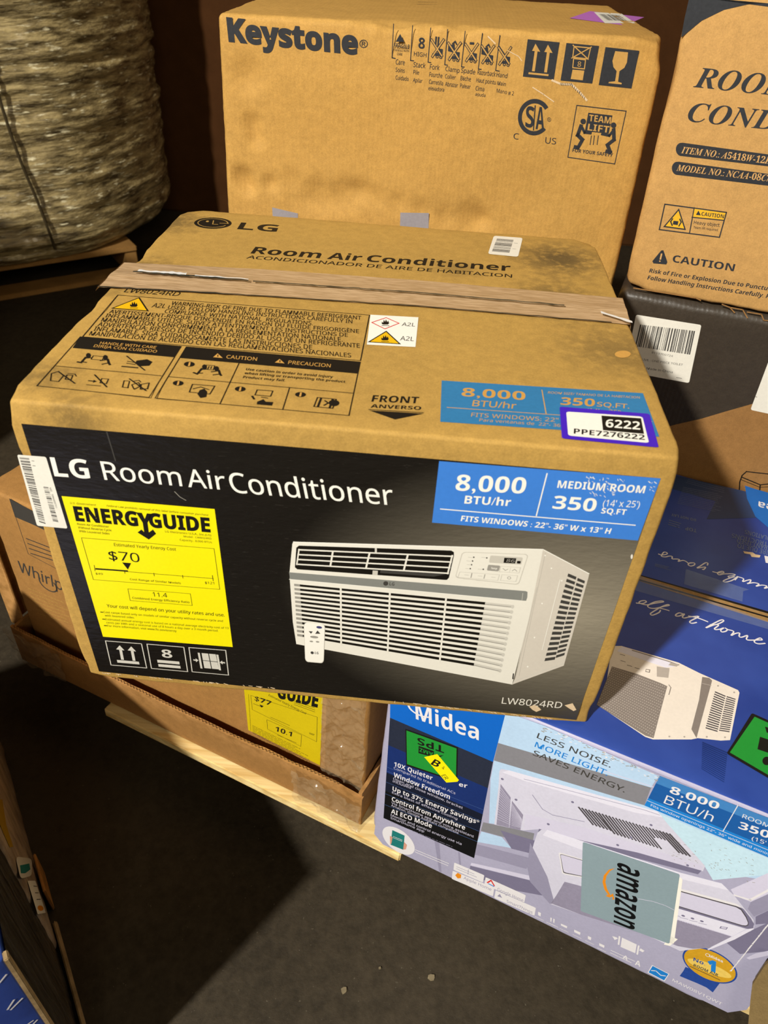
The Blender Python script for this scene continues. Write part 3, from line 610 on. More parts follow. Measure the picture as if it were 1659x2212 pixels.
# ------------------------------------------------------------------ tall brown carton behind
def face_corners(P0, n, pts, back):
    """box from the four front corners (tl, tr, br, bl given as pixels on the front plane) and a depth vector"""
    pr = Print(P0, n); tl, tr, br, bl = [pr.at(q) if len(q) == 2 else Vector(q) for q in pts]; back = Vector(back)
    return [[[bl, br], [bl+back, br+back]], [[tl, tr], [tl+back, tr+back]]]
KP, KN = (0, .685, 0), (0, -1, 0)
cardboard('kraft_tall', (187, 145, 76), [], flute=(1, 0, 0), bump=.35, big=.8)
ko = Vector((.35, .9, -.4))
tall = thing('tall_carton', 'tall tan carton with dark lettering and handling marks, standing behind the main carton', 'carton', ko)
pr = Print(KP, KN); tl, tr = pr.at((468, 27)), pr.at((1447, 84)); bl, br = pr.at((491, 456)), pr.at((1331, 592))
bl = lerp(tl, bl, (tl.z+.4)/(tl.z-bl.z)); br = lerp(tr, br, (tr.z+.4)/(tr.z-br.z))
bk = Vector((0, .52, 0))
KD = [(lerp(tl, tr, .40), .045, (0, .006, -.008)), (lerp(tl, tr, .55), .03, (0, .003, -.005)), (lerp(tl, tr, 1), .05, (-.008, .006, -.006)), (lerp(tl, tr, .72), .03, (0, .002, -.003)), (lerp(tl, tr, .33), .02, (0, .004, -.003)), (lerp(tl, tr, .47), .02, (0, .004, -.004))]
for x, y, rad, dep in ((525, 385, .022, .009), (537, 405, .016, .007), (585, 398, .016, .006), (545, 270, .018, .006), (552, 300, .016, .006), (535, 165, .03, .006), (650, 424, .03, .003), (680, 430, .03, .004), (705, 432, .03, .0045), (735, 432, .03, .0045), (765, 424, .026, .0045), (780, 412, .02, .005), (1020, 470, .03, .007), (1040, 478, .02, .006),
    (630, 388, .02, .003), (690, 398, .02, .003), (745, 404, .02, .003), (810, 430, .022, .004), (860, 442, .022, .004), (910, 455, .022, .004), (960, 470, .022, .004), (640, 310, .09, .004), (800, 340, .10, .004), (1120, 430, .07, .004)):
    KD.append((pr.at((x, y)), rad*1.15, (0, dep, 0)))
bm = carton_mesh([[[bl, br], [bl+bk, br+bk]], [[tl, tr], [tl+bk, tr+bk]]], r=.009, step=.007, wear=.0020, seed=3, dents=KD)
bm_obj('carton_body', bm, 'kraft_tall', tall)
p = Print(KP, KN, .0008).z(420, 0, 2.3042)
p.text('Keystone', (170, 203), (815, 270), (158, 90), 'print_navy', 1, 'b', .035).text('®', (820, 236), (862, 240), (822, 196), 'print_navy', 1, 'n', .01)
p.z(830, 30, 2.9625); k = 'print_navy'; g = 'tan_tall'
ink('tan_tall', (190, 148, 80), .7, .08)
for q in ([(60, 65), (50, 280), (70, 285)], [(182, 75), (168, 297), (188, 300)], [(298, 90), (280, 308), (298, 312)], [(406, 100), (387, 325), (405, 328)], [(518, 112), (494, 338), (512, 340)], [(628, 125), (602, 352), (620, 355)], [(740, 138), (713, 362), (735, 366)]): p.line(q, .0012, k)
p.poly([(102, 128), (128, 179), (73, 178)], k)
for s, L, R, t, st in (('FRAGILE', (61, 212), (160, 223), (63, 186), 'b'), ('HANDLE WITH', (61, 234), (158, 244), (62, 220), 'n'), ('CARE', (81, 262), (115, 266), (82, 247), 'n'), ('8', (218, 219), (258, 224), (221, 150), 'b'), ('HIGH', (189, 268), (269, 277), (191, 241), 'n'),
    ('Care', (72, 322), (130, 328), (75, 290), 'n'), ('Soins', (72, 370), (130, 377), (74, 343), 'n'), ('Cuidado', (72, 419), (155, 430), (74, 393), 'n'), ('Stack', (185, 339), (262, 348), (189, 307), 'n'), ('Pile', (185, 385), (222, 390), (188, 358), 'n'), ('Apilar', (183, 435), (242, 442), (186, 410), 'n'),
    ('Fork', (290, 353), (352, 360), (294, 321), 'n'), ('Fourche', (287, 400), (370, 410), (291, 372), 'n'), ('Carretilla', (285, 446), (375, 458), (288, 419), 'n'), ('elevadora', (282, 487), (382, 498), (285, 462), 'n'), ('Clamp', (390, 364), (480, 378), (394, 334), 'n'), ('Collier', (388, 411), (455, 420), (391, 385), 'n'), ('Abrazar', (388, 461), (470, 471), (391, 434), 'n'),
    ('Spade', (490, 375), (580, 387), (495, 345), 'n'), ('Bêche', (487, 424), (553, 432), (490, 396), 'n'), ('Palear', (484, 471), (550, 480), (487, 445), 'n'), ('Razorback', (595, 387), (710, 401), (600, 357), 'n'), ('Haut pointu', (588, 436), (712, 452), (592, 409), 'n'), ('Cima', (583, 489), (638, 496), (587, 461), 'n'), ('aguda', (581, 523), (646, 532), (584, 502), 'n'),
    ('Hand', (716, 402), (785, 411), (721, 374), 'n'), ('Main', (722, 454), (775, 461), (726, 430), 'n'), ('Mano # 2', (718, 502), (828, 522), (721, 477), 'n')): p.text(s, L, R, t, k, 1, st, .012 if st == 'n' else 0)
for i, (x, y) in enumerate(((338, 212), (446, 232), (556, 240), (660, 252), (768, 262))):
    p.poly([(x-30, y+40), (x+2, y+38), (x+4, y+8), (x+38, y+14), (x+34, y+58), (x-34, y+54)], k).ell((x, y+62), (x+10, y+63), (x+1, y+52), k, 2, 14, hole=.5).ell((x+24, y+66), (x+34, y+67), (x+25, y+56), k, 2, 14, hole=.5)
    if i in (1, 3): p.poly([(x-36, y-30), (x+4, y-40), (x+6, y-10), (x-10, y+14), (x-38, y+6)], k).line([(x-8, y-42), (x+8, y-56), (x+16, y-40)], .0018, k)
    if i == 2: p.poly([(x-8, y-60), (x+20, y-58), (x+18, y-44), (x-10, y-46)], k)
    if i == 0: p.line([(x-6, y-62), (x-10, y-10)], .0022, k).line([(x+10, y-60), (x+6, y-10)], .0022, k)
    if i == 4: p.line([(x-34, y-50), (x+6, y+10)], .003, k)
    for a, c in (((x-36, y-46), (x+30, y+56)), ((x+42, y-46), (x-30, y+60))): p.line([a, c], .0034, k, 2).line([a, c], .0016, g, 3)
for q in ([(918, 162), (1122, 182), (1085, 421), (887, 401)], [(1166, 186), (1375, 205), (1331, 446), (1128, 426)], [(1416, 212), (1632, 236), (1582, 478), (1372, 455)]): p.poly(q, k)
p.poly([(968, 190), (998, 242), (946, 236)], g, 2).poly([(963, 236), (981, 238), (963, 368), (945, 366)], g, 2).poly([(1048, 197), (1077, 250), (1024, 243)], g, 2).poly([(1041, 245), (1059, 247), (1041, 375), (1023, 373)], g, 2).poly([(924, 373), (1052, 386), (1050, 398), (922, 385)], g, 2)
p.line([(1215, 208), (1320, 218), (1304, 288), (1206, 277)], .0013, g, 2, True).line([(1208, 200), (1305, 290)], .0013, g, 2).line([(1325, 212), (1200, 282)], .0013, g, 2).line([(1212, 285), (1288, 294), (1281, 352), (1206, 344)], .0013, g, 2, True).text('8', (1236, 336), (1258, 338), (1239, 304), g, 2).poly([(1205, 356), (1280, 363), (1270, 425), (1193, 416)], g, 2)
p.poly([(1478, 238), (1560, 246), (1553, 310), (1536, 345), (1505, 366), (1496, 434), (1520, 442), (1518, 451), (1434, 443), (1438, 435), (1477, 431), (1487, 366), (1466, 340), (1460, 300)], g, 2)
p.ell((960, 662), (1064, 672), (972, 544), k, 1, 40, 38, 322, .76)
p.text('S', (902, 722), (955, 730), (908, 588), k, 1, 'b').text('A', (968, 736), (1022, 744), (974, 592), k, 1, 'b').line([(966, 588), (955, 742)], .0016, k, 1).ell((1055, 676), (1067, 678), (1056, 662), k, 1, 16, hole=.8).text('R', (1050, 684), (1060, 685), (1051, 670), k, 1)
p.text('C', (826, 800), (860, 804), (829, 762), k, 1).text('US', (1029, 827), (1098, 836), (1033, 787), k, 1)
p.line([(1232, 585), (1548, 622), (1475, 960), (1175, 917)], .0012, k, 1, True)
p.poly([(1306, 632), (1460, 650), (1436, 766), (1284, 750)], k, 1).text('TEAM', (1309, 685), (1448, 703), (1313, 643), g, 2, 'b').text('LIFT', (1300, 744), (1436, 761), (1306, 702), g, 2, 'b')
man(p, (1273, 688), 18, [(1258, 718), (1238, 775), (1268, 805), (1240, 855), (1222, 852)], .0052, k, 2, [[(1262, 720), (1282, 758), (1320, 762)]])
man(p, (1467, 712), 18, [(1468, 742), (1470, 805), (1428, 838), (1446, 885), (1424, 880)], .0052, k, 2, [[(1466, 745), (1440, 778), (1395, 768)]])
for x in (1325, 1345, 1370): p.line([(x, 780), (x-8, 836)], .0011, k, 2)
p.text('FOR YOUR SAFETY', (1203, 882), (1460, 915), (1207, 860), k, 1, 'b')
p.line([(665, 145), (710, 190)], .0016, 'scuff', 2).line([(790, 235), (860, 272), (880, 300)], .0010, 'scuff', 2).line([(950, 470), (1020, 515), (1085, 562)], .0012, 'scuff', 2)
p.line([(1075, 425), (1130, 448), (1200, 452), (1250, 500), (1295, 552)], .0026, 'scuff', 2)
for i in range(14): x = 1140+i*11; y = 450+max(0, i-5)*11; p.line([(x, y-6), (x-3, y+6)], .0008, 'print_navy', 3)
p.obj('front_print', tall, 'dark lettering and handling marks')
ink('grey_tape', (150, 146, 152), .45, .08)
p = Print(KP, KN, .001).z(420, 0, 2.3042).poly([(387, 1032), (515, 1062), (515, 1090), (390, 1085)], 'grey_tape'); p.obj('tape_patch', tall, 'grey tape scrap')
p = Print(KP, KN, .001).z(420, 0, 2.3042).poly([(1025, 1058), (1167, 1060), (1165, 1150), (1023, 1140)], 'grey_tape'); p.obj('tape_patch', tall, 'grey tape scrap')
ink('purple', (184, 110, 196), .5, .05)
top_z = (tl.z+tr.z)/2
p = Print((0, .735, lerp(tl, tr, .86).z), (0, 0, 1), .0012).z(1000, 0, 2.5175).poly([(690, 62), (985, 95), (880, 140), (580, 100)], 'purple').poly([(712, 67), (862, 76), (938, 128), (772, 128)], 'paper', 1)
p.bars([(738, 78), (850, 84), (895, 116), (785, 112)], 'bar_grey', 2, 20, 6); p.obj('purple_sticker', tall, 'purple diamond sticker with a small barcode')
p = Print((0, .735, lerp(tl, tr, .4).z), (0, 0, 1), .0012).z().rules([(905, 2), (1050, 5), (1040, 16), (900, 12)], 2, .0022, 'print_navy', 0, 3); p.obj('top_print', tall)

# ------------------------------------------------------------------ dark carton with white labels (under the right-hand carton)
TP, TN = Vector((.85, .563, 0)), Vector((-.292, -.956, 0)).normalized()
TU = Vector((.956, -.292, 0)).normalized(); TD = -TN
pr = Print(TP, TN); zl = .291
tl = pr.at((1338, 624)); tl.z = zl; tr = tl+TU*.62
bl, br = Vector((tl.x, tl.y, -.4)), Vector((tr.x, tr.y, -.4))
m = cardboard('dark_card', (58, 50, 41), [], flute=(.956, -.292, 0), bump=.35, big=.6)
m.node_tree.nodes['Principled BSDF'].inputs['Roughness'].default_value = .42; m.node_tree.nodes['Principled BSDF'].inputs['Specular IOR Level'].default_value = .4
dk = thing('dark_carton', 'dark grey carton with a white barcode label, under the right hand tan carton', 'carton', (tl+br)/2+TD*.2)
bm = carton_mesh([[[bl, br], [bl+TD*.42, br+TD*.42]], [[tl, tr], [tl+TD*.42, tr+TD*.42]]], r=.016, step=.014, wear=.0035, seed=5)
bm_obj('carton_body', bm, 'dark_card', dk)
cardboard('kraft_low', (148, 108, 62), [], flute=(.956, -.292, 0), bump=.2)
p = Print(TP, TN, .0006).z(1250, 560, 3.951)
p.poly([(560, 1480), (830, 1410), (1050, 1360), (1250, 1300), (1490, 1232), (1640, 1200), (1960, 1150), (2300, 1120), (2700, 1120), (2650, 1600), (2500, 2100), (2400, 2600), (560, 2300)], 'kraft_low')
p.line([(1375, 1900), (1395, 1845), (1432, 1812), (1616, 1832), (1800, 1850)], .0020, 'soot').line([(1390, 1858), (1550, 1925), (1616, 1918), (1800, 1900)], .0020, 'soot').line([(1385, 1880), (1545, 1945), (1800, 1935)], .0012, 'soot').line([(1550, 1925), (1538, 2040)], .0020, 'soot').line([(1375, 1900), (1370, 2000)], .0020, 'soot')
for a in ([(1225, 385), (1290, 410), (1330, 455)], [(1290, 410), (1400, 430), (1440, 500)], [(1440, 450), (1560, 470), (1580, 520), (1700, 530)], [(470, 245), (1000, 330), (1040, 350)]): p.line(a, .0016, 'kraft_low', 1)
p.obj('front_print', dk, 'brown lower area with a black line drawing')
p = Print(TP, TN, .0013).z(1250, 560, 3.951)
p.rrect([(490, 472), (1048, 560), (942, 1056), (392, 955)], 'paper', 0, .03)
p.bars([(525, 556), (998, 612), (955, 814), (480, 742)], 'bar_grey', 1, 34, 12)
p.text('8119700724', (622, 802), (803, 834), (626, 786), 'bar_grey', 1).text('LIVE : ONE PIECE TOILET', (540, 862), (888, 908), (542, 846), 'bar_grey', 1, 'n', .01).text('Made in China', (580, 938), (802, 972), (582, 920), 'bar_grey', 1, 'n', .01).rules([(835, 1005), (895, 1014), (893, 1022), (833, 1013)], 1, .0008, 'bar_grey', 1)
p.obj('barcode_label', dk, 'white barcode label')
p = Print(TP, TN, .0013).z(1250, 560, 3.951)
p.rrect([(1665, 750), (2100, 800), (2000, 1400), (1466, 1284)], 'paper', 0, .03).rules([(1545, 1080), (1560, 1083), (1490, 1270), (1476, 1266)], 1, .0008, 'bar_grey', 1)
p.obj('shipping_label', dk, 'white label at the right edge')

# ------------------------------------------------------------------ tan carton with the serif lettering, on the dark one
pr = Print(TP, TN); bl = pr.at((1346, 621)); bl.z = zl+.002; br = pr.at((1659, 668)); br = bl+(br-bl).normalized()*.5; br.z = zl+.002
tl = pr.at((1487, 0)); tl = bl+(tl-bl)*1.08; tr = tl+(br-bl); bk = TD*.40
cardboard('kraft_right', (191, 148, 88), [], flute=(.956, -.292, 0), bump=.2)
rc = thing('lettered_carton', 'tan carton with italic serif lettering and caution marks, on the dark carton at right', 'carton', (bl+br)/2+TD*.2)
bm = carton_mesh([[[bl, br], [bl+bk, br+bk]], [[tl, tr], [tl+bk, tr+bk]]], r=.008, step=.014, wear=.0025, seed=7, dents=[(lerp(bl, br, .0), .04, (.005, .005, .005)), (lerp(bl, tl, .7), .05, (.004, .0, 0))])
bm_obj('carton_body', bm, 'kraft_right', rc)
p = Print(TP, TN, .0007).z(1000, 0, 2.5175); k = 'print_navy'; g = 'tan_right'
ink('tan_right', (206, 160, 100), .7, .06)
p.poly([(1186, 205), (1205, 100), (1228, 0), (1236, -20), (2440, 140), (2440, 200), (2300, 130), (2100, 70), (1900, 34), (1780, 22), (1659, 18), (1550, 24), (1420, 54), (1300, 112)], k, 0)
p.text('ROOM', (1252, 472), (1802, 530), (1276, 368), k, 1, 's').text('AIR', (1890, 540), (2180, 572), (1912, 436), k, 1, 's').text('COND', (1217, 658), (1702, 708), (1238, 560), k, 1, 's').text('ITIONER', (1712, 709), (2340, 775), (1732, 612), k, 1, 's')
for y0, x0, dx in ((812, 1190, 0), (915, 1168, 0)):
    pts = [(x0+800, y0+66), (x0+800, y0+134), (x0-5, y0+35)] if 0 else None
    a = [(x0+620, y0-34+82), (x0+620, y0+36+74), (x0-2, y0+36)]
    a += [(x0-2-30*math.sin(math.radians(t))*1.0-0, y0+36*math.cos(math.radians(t))) for t in range(15, 180, 15)] + [(x0+6, y0-36)]
    p.poly(a, k, 1)
p.text('ITEM NO.: A5418W-12K', (1186, 832), (1672, 892), (1193, 798), g, 2, 's').text('MODEL NO.: NCAA-08C/A', (1160, 928), (1690, 990), (1167, 895), g, 2, 's')
p.line([(1098, 1110), (1433, 1155), (1395, 1290), (1068, 1248)], .0016, k, 1, True).poly([(1258, 1132), (1431, 1157), (1419, 1198), (1247, 1181)], 'caution', 0.5).line([(1258, 1130), (1232, 1268)], .0014, k, 1).line([(1246, 1181), (1420, 1198)], .0014, k, 1)
warn(p, [(1175, 1133), (1213, 1251), (1089, 1234)], 'caution', k, 1, .82)
p.poly([(1145, 1200), (1172, 1203), (1168, 1224), (1141, 1220)], k, 3).line([(1140, 1190), (1130, 1205), (1138, 1225)], .0018, k, 3).line([(1180, 1192), (1187, 1208), (1175, 1228)], .0018, k, 3)
p.text('CAUTION', (1296, 1172), (1418, 1187), (1299, 1152), k, 2, 'b').poly([(1281, 1145), (1294, 1171), (1267, 1168)], k, 2).text('Heavy object.', (1255, 1217), (1398, 1233), (1258, 1199), k, 2, 'n', .012).text('Team lift required.', (1253, 1241), (1388, 1257), (1255, 1229), k, 2, 'n', .006)
p.poly([(1078, 1362), (1090, 1360), (1112, 1425), (1106, 1438), (1036, 1432), (1030, 1420)], k, 1).line([(1080, 1382), (1074, 1408)], .0022, g, 2).ell((1071, 1420), (1075, 1420), (1071, 1416), g, 2, 10)
p.text('CAUTION', (1138, 1424), (1472, 1475), (1146, 1386), k, 1, 'b').text('Risk of Fire or Explosion Due to Puncture', (1012, 1481), (1690, 1584), (1019, 1460), k, 1, 'b').text('Follow Handling Instructions Carefully. R', (1002, 1519), (1665, 1622), (1010, 1498), k, 1, 'b')
p.obj('front_print', rc, 'dark lettering and caution marks')

# ------------------------------------------------------------------ brown carton standing in an open tray, left on the pallet
WP, WN = on(0, .022, 0), -D
cardboard('kraft_dim', (158, 116, 64), [], flute=(.933, -.36, 0), bump=.2)
cardboard('kraft_tray', (152, 111, 62), [], flute=(0, 0, .01), bump=.2)
wc = thing('taped_carton', 'brown carton with a yellow energy label standing in an open cardboard tray', 'carton', on(-.36, .2, -.4))
bm = carton_mesh(corners(on(-.72, .022, -.396), U*.69, D*.38, Z*.394), r=.006, step=.016, wear=.002, seed=9)
bm_obj('carton_body', bm, 'kraft_dim', wc)
p = Print(WP, WN, .0007).z(480, 1440, 3.95)
ink('label_yellow', (206, 184, 18), .5, .05)
p.poly([(178, 110), (862, 180), (835, 842), (223, 540)], 'label_yellow')
k = 'energy_grey'
p.text('GUIDE', (470, 262), (815, 345), (478, 150), 'soot', 1, 'b', .03).poly([(505, 255), (550, 262), (530, 275)], 'soot', 1).text('$77', (275, 285), (415, 333), (282, 248), 'soot', 1, 'b').poly([(318, 322), (355, 335), (335, 348)], 'soot', 1).line([(268, 315), (345, 345)], .0009, 'soot', 1)
p.line([(225, 235), (245, 545)], .0006, k, 1).line([(245, 245), (812, 430), (806, 640), (258, 365)], .0007, k, 1, True).text('Estimated Yearly Energy Cost', (395, 248), (715, 408), (400, 232), k, 1, 'n', .02).rules([(615, 285), (795, 345), (793, 395), (615, 330)], 3, .0009, k, 1, 1)
p.line([(382, 452), (678, 582), (671, 680), (388, 532)], .0007, k, 1, True).text('10.1', (452, 546), (592, 596), (458, 508), 'soot', 1, 'b').rules([(415, 420), (640, 520), (640, 540), (412, 440)], 1, .0009, k, 1, 2).rules([(475, 575), (650, 650), (648, 665), (474, 590)], 1, .0009, k, 1, 7).rules([(745, 560), (790, 575), (788, 590), (745, 575)], 2, .001, k, 1, 3)
p.rules([(258, 495), (760, 740), (745, 830), (262, 570)], 7, .0009, k, 1, 5)
p.obj('energy_label', wc, 'dull yellow energy cost label')
p = Print(WP, WN, .0007).z(0, 930, 3.5115); k = 'grey_dark'
p.poly([(70, 515), (225, 597), (340, 660), (370, 770), (255, 715), (115, 655)], k, 0).line([(72, 515), (215, 935), (470, 1070)], .0010, k, 0)
p.text('Whirlpool', (148, 1068), (640, 1290), (132, 985), k, 1, 'n', .01).ell((365, 1165), (435, 1195), (350, 1110), k, 1, 30, 150, 400, .86)
p.rules([(195, 800), (420, 890), (440, 1010), (240, 950)], 4, .002, k, 0, 3, .2).rules([(210, 1180), (500, 1300), (560, 1480), (290, 1400)], 7, .0012, 'kraft_main', 0, 8)
p.obj('front_print', wc, 'faded grey printing at the left end')
def wrinkled(name, quad, n0, n1, amp, mat, parent, nrm, seed, label=None, fr=30, spike=0):
    vs, fs = [], []; Q = [Vector(a) for a in quad]; nrm = Vector(nrm)
    for i in range(n0+1):
        for j in range(n1+1):
            u, v_ = i/n0, j/n1; q = lerp(lerp(Q[0], Q[1], u), lerp(Q[3], Q[2], u), v_)
            h = noise.noise(q*fr+Vector((seed, 0, 0)))+.6*noise.noise(q*fr*2.7+Vector((0, seed, 0))); h = h + spike*(1-min(1, 3.2*abs(noise.noise(q*fr*.55+Vector((0, 0, seed))))))
            vs.append(q+nrm*(amp*(h+1.3)))
    for i in range(n0):
        for j in range(n1): o_ = i*(n1+1)+j; fs.append((o_, o_+1, o_+n1+2, o_+n1+1))
    return link_mesh(name, vs, fs, [mat], parent, smooth=True, label=label)
film('clear_film', (170, 150, 120), .28, .16, .2, 60)
pr = Print(WP, WN)
fq = [on(-.100, .021, -.05), on(-.031, .021, -.05), on(-.031, .021, -.385), on(-.105, .021, -.385)]
wrinkled('clear_film', fq, 90, 220, .0034, 'clear_film', wc, WN, 3.0, 'wrinkled clear film at the right edge', 60, 2.0)
# the tray: base, four low walls with an open fluted rim
tr_ = thing('cardboard_tray', 'open corrugated cardboard tray around the base of the brown carton', 'tray', on(-.36, .2, -.4))
def tray_wall(name, a, b_, h0, h1, nrm, th=.006):
    """thin wall from a to b with a wavy rim"""
    vs, fs = [], []; n = 70; a, b_ = Vector(a), Vector(b_); nrm = Vector(nrm)
    for i in range(n+1):
        t = i/n; q = lerp(a, b_, t); hh = lerp(h0, h1, t)+.002*noise.noise(q*40)+(-.012*max(0, (t-.93)/.07) if h1 < h0 else 0); bow = nrm*(.006*math.sin(t*math.pi)*1.0+.0015*noise.noise(q*25))
        for (o_, z_) in ((0, 0), (0, .5), (0, 1), (-th, 1), (-th, .5), (-th, 0)): vs.append(q+nrm*o_+bow*z_+Z*hh*z_)
    for i in range(n):
        for j in range(5): o_ = i*6+j; fs.append((o_, o_+6, o_+7, o_+1))
    fs += [(0, 1, 2, 3, 4, 5), tuple(n*6+5-j for j in range(6))]
    return link_mesh(name, vs, fs, ['kraft_tray'], tr_, smooth=False)
fw = tray_wall('side_wall', on(-.74, -.004, -.3985), on(-.022, -.004, -.3985), .090, .084, -D)
tray_wall('side_wall', on(-.737, .42, -.3985), on(-.028, .42, -.3985), .088, .088, D)
tray_wall('side_wall', on(-.738, -.002, -.3985), on(-.738, .418, -.3985), .088, .088, -U)
tray_wall('side_wall', on(-.024, .0, -.3985), on(-.024, .418, -.3985), .082, .086, U)
box_obj('tray_base', corners(on(-.737, .0, -.3995), U*.708, D*.42, Z*.003), 'kraft_tray', tr_, .0008)
# fluting along the open rim
vs, fs = [], []; n = 420
for i in range(n+1):
    t = i/n; s_ = lerp(-.735, -.06, t); y_ = -.004-(.006*math.sin((s_+.74)/.728*math.pi))+.003+.0016*math.sin(i*1.5)
    q = on(s_, y_, -.3985+lerp(.090, .0845, (s_+.74)/.728)+.0012); vs += [q+D*.0005, q-D*.0005]
for i in range(n): fs.append((2*i, 2*i+2, 2*i+3, 2*i+1))
link_mesh('fluted_rim', vs, fs, ['soot'], tr_, label='dark wavy fluting along the open rim')
wrinkled('clear_film', [on(-.14, -.008, -.315), on(-.020, -.008, -.33), on(-.020, -.012, -.395), on(-.14, -.010, -.39)], 120, 70, .0030, 'clear_film', tr_, -D, 8.0, 'wrinkled clear film over the right corner', 60, 2.0)
wrinkled('clear_film', [on(-.75, -.004, -.31), on(-.62, -.006, -.312), on(-.62, -.008, -.39), on(-.742, -.004, -.395)], 90, 60, .0030, 'clear_film', tr_, -D, 5.0, 'wrinkled clear film over the left corner', 50, 2.0)
# edge protector at the left end of that carton
ep = thing('corner_board', 'pale cardboard corner board standing at the left end of the brown carton', 'corner board', on(-.76, .10, -.4))
box_obj('board_face', corners(on(-.775, .022, -.34), U*.036, D*.004, Z*.33), 'kraft_dim', ep, .001); box_obj('board_return', corners(on(-.775, .027, -.34), U*.004, D*.04, Z*.33), 'kraft_dim', ep, .001)

# ------------------------------------------------------------------ blue and grey printed carton on the right half of the pallet
MP, MN = on(0, .008, 0), (-D*.4+Z*.027).normalized()
m, nt, b = nmat('blue_card'); v = coords(nt)
nt.links.new(mixc(nt, ramp(nt, ntex(nt, v, 9, 4), .35, .65), rgb((34, 60, 140)), rgb((46, 74, 158))), b.inputs['Base Color'])
b.inputs['Roughness'].default_value = .36; b.inputs['Specular IOR Level'].default_value = .4
bp = N(nt, 'ShaderNodeBump', i_Strength=.12, i_Distance=.003); nt.links.new(ntex(nt, v, 40, 3), bp.inputs['Height']); nt.links.new(bp.outputs[0], b.inputs['Normal'])
ink('lav', (167, 165, 192), .38, .05, .4); ink('lav_lite', (204, 201, 225), .38, .03, .4); ink('lav_mid', (146, 143, 170), .38, .04, .4); ink('lav_dark', (117, 113, 141), .4, .04)
ink('sky', (178, 206, 236), .36, .05, .4); ink('sky_pale', (190, 220, 238), .36, .06, .4); ink('frame_grey', (128, 128, 136), .38, .05); ink('unit_white', (204, 203, 223), .38, .05); ink('unit_lite', (220, 219, 237), .38, .03)
ink('slit', (74, 70, 76), .5, .1); ink('head_blue', (14, 98, 196), .34, .03, .4); ink('bright_blue', (30, 124, 206), .36, .04); ink('btu_blue', (28, 88, 160), .36, .04); ink('btu_lite', (64, 126, 190), .36, .05)
ink('navy_deep', (20, 26, 44), .36, .1); ink('navy_mid', (24, 46, 106), .36, .06); ink('navy_top', (38, 44, 62), .4, .1); ink('navy_black', (14, 15, 18), .36, .1); ink('rule_blue', (70, 100, 160), .4)
ink('green', (32, 140, 52), .4, .04); ink('orange', (224, 138, 30), .4, .05); ink('sticker_grey', (134, 154, 164), .5, .04); ink('teal', (30, 120, 118), .4); ink('gold', (204, 156, 36), .3, .12, .6); ink('gold_lite', (228, 196, 96), .3, .1, .6); ink('ribbon_blue', (36, 70, 150), .4); ink('white_print', (222, 220, 226), .4, .02); ink('skin_ink', (206, 150, 130), .5)
ink('mesh_grey', (142, 137, 161), .5, .08); ink('unit_cream', (226, 218, 210), .38, .04); ink('cream_mid', (172, 164, 158), .4, .04); ink('cream_dark', (130, 122, 118), .4, .05); ink('brown_edge', (150, 118, 74), .7, .15); ink('top_sheen', (74, 98, 158), .3, .08, .5)
md = thing('printed_carton', 'blue and lavender printed air conditioner carton on the front right of the pallet', 'carton', on(.28, .3, -.4))
def mdc(s0, z_, d_): return on(s0, d_, z_)
cor = [[[mdc(.002, -.3985, -.019), mdc(.555, -.3985, -.019)], [mdc(.002, -.3985, .625), mdc(.555, -.3985, .625)]],
       [[mdc(.002, -.0015, .008), mdc(.555, -.0015, .008)], [mdc(.002, -.0015, .625), mdc(.555, -.0015, .625)]]]
bm = carton_mesh(cor, r=.007, step=.016, wear=.0012, seed=12,
    dents=[(on(.555, -.019, -.4), .06, D*.006-U*.010+Z*.012), (on(.555, 0, -.2), .05, D*.003-U*.004), (on(.002, -.019, -.4), .05, U*.010+Z*.008+D*.010)])
bm.normal_update()
for f_ in bm.faces: f_.material_index = 1 if f_.normal.z > .8 else 0
mi_ = [f_.material_index for f_ in bm.faces]
mo = bm_obj('carton_body', bm, ['lav', 'blue_card'], md); mo.data.polygons.foreach_set('material_index', mi_)
p = Print(MP, MN, .0006); p.zmax = -.004; p.z(780, 1480, 1.8874)
def L3(s, d, z): return on(s, d, z)
# whole face in lavender grey, inset from the rounded edges
p._add([L3(.008, .008-.0675*.006, -.006), L3(.549, .008-.0675*.006, -.006), L3(.551, .008-.0675*.363, -.363), L3(.536, .008-.0675*.389, -.389), L3(.024, .008-.0675*.394, -.394), L3(.008, .008-.0675*.378, -.378)], [[0, 1, 2, 3, 4, 5]], 'lav', 0)
p.z(1060, 1480, 2.7696)
p.poly([(64, 150), (330, 236), (1010, 545), (985, 570), (960, 612), (45, 345)], 'sky', 1).poly([(45, 345), (960, 612), (920, 718), (20, 450)], 'frame_grey', 1).line([(640, 500), (985, 612)], .0012, 'lav_lite', 2)
p.poly([(20, 450), (920, 718), (1659, 1030), (1760, 1075), (1740, 1180), (1420, 1130), (1280, 1075), (1000, 760), (60, 505), (28, 830), (-10, 825), (0, 560)], 'sky', 1)
p.poly([(880, 715), (1700, 1050), (1690, 1130), (1330, 1165), (1285, 1090), (1000, 770)], 'sky_pale', 2)
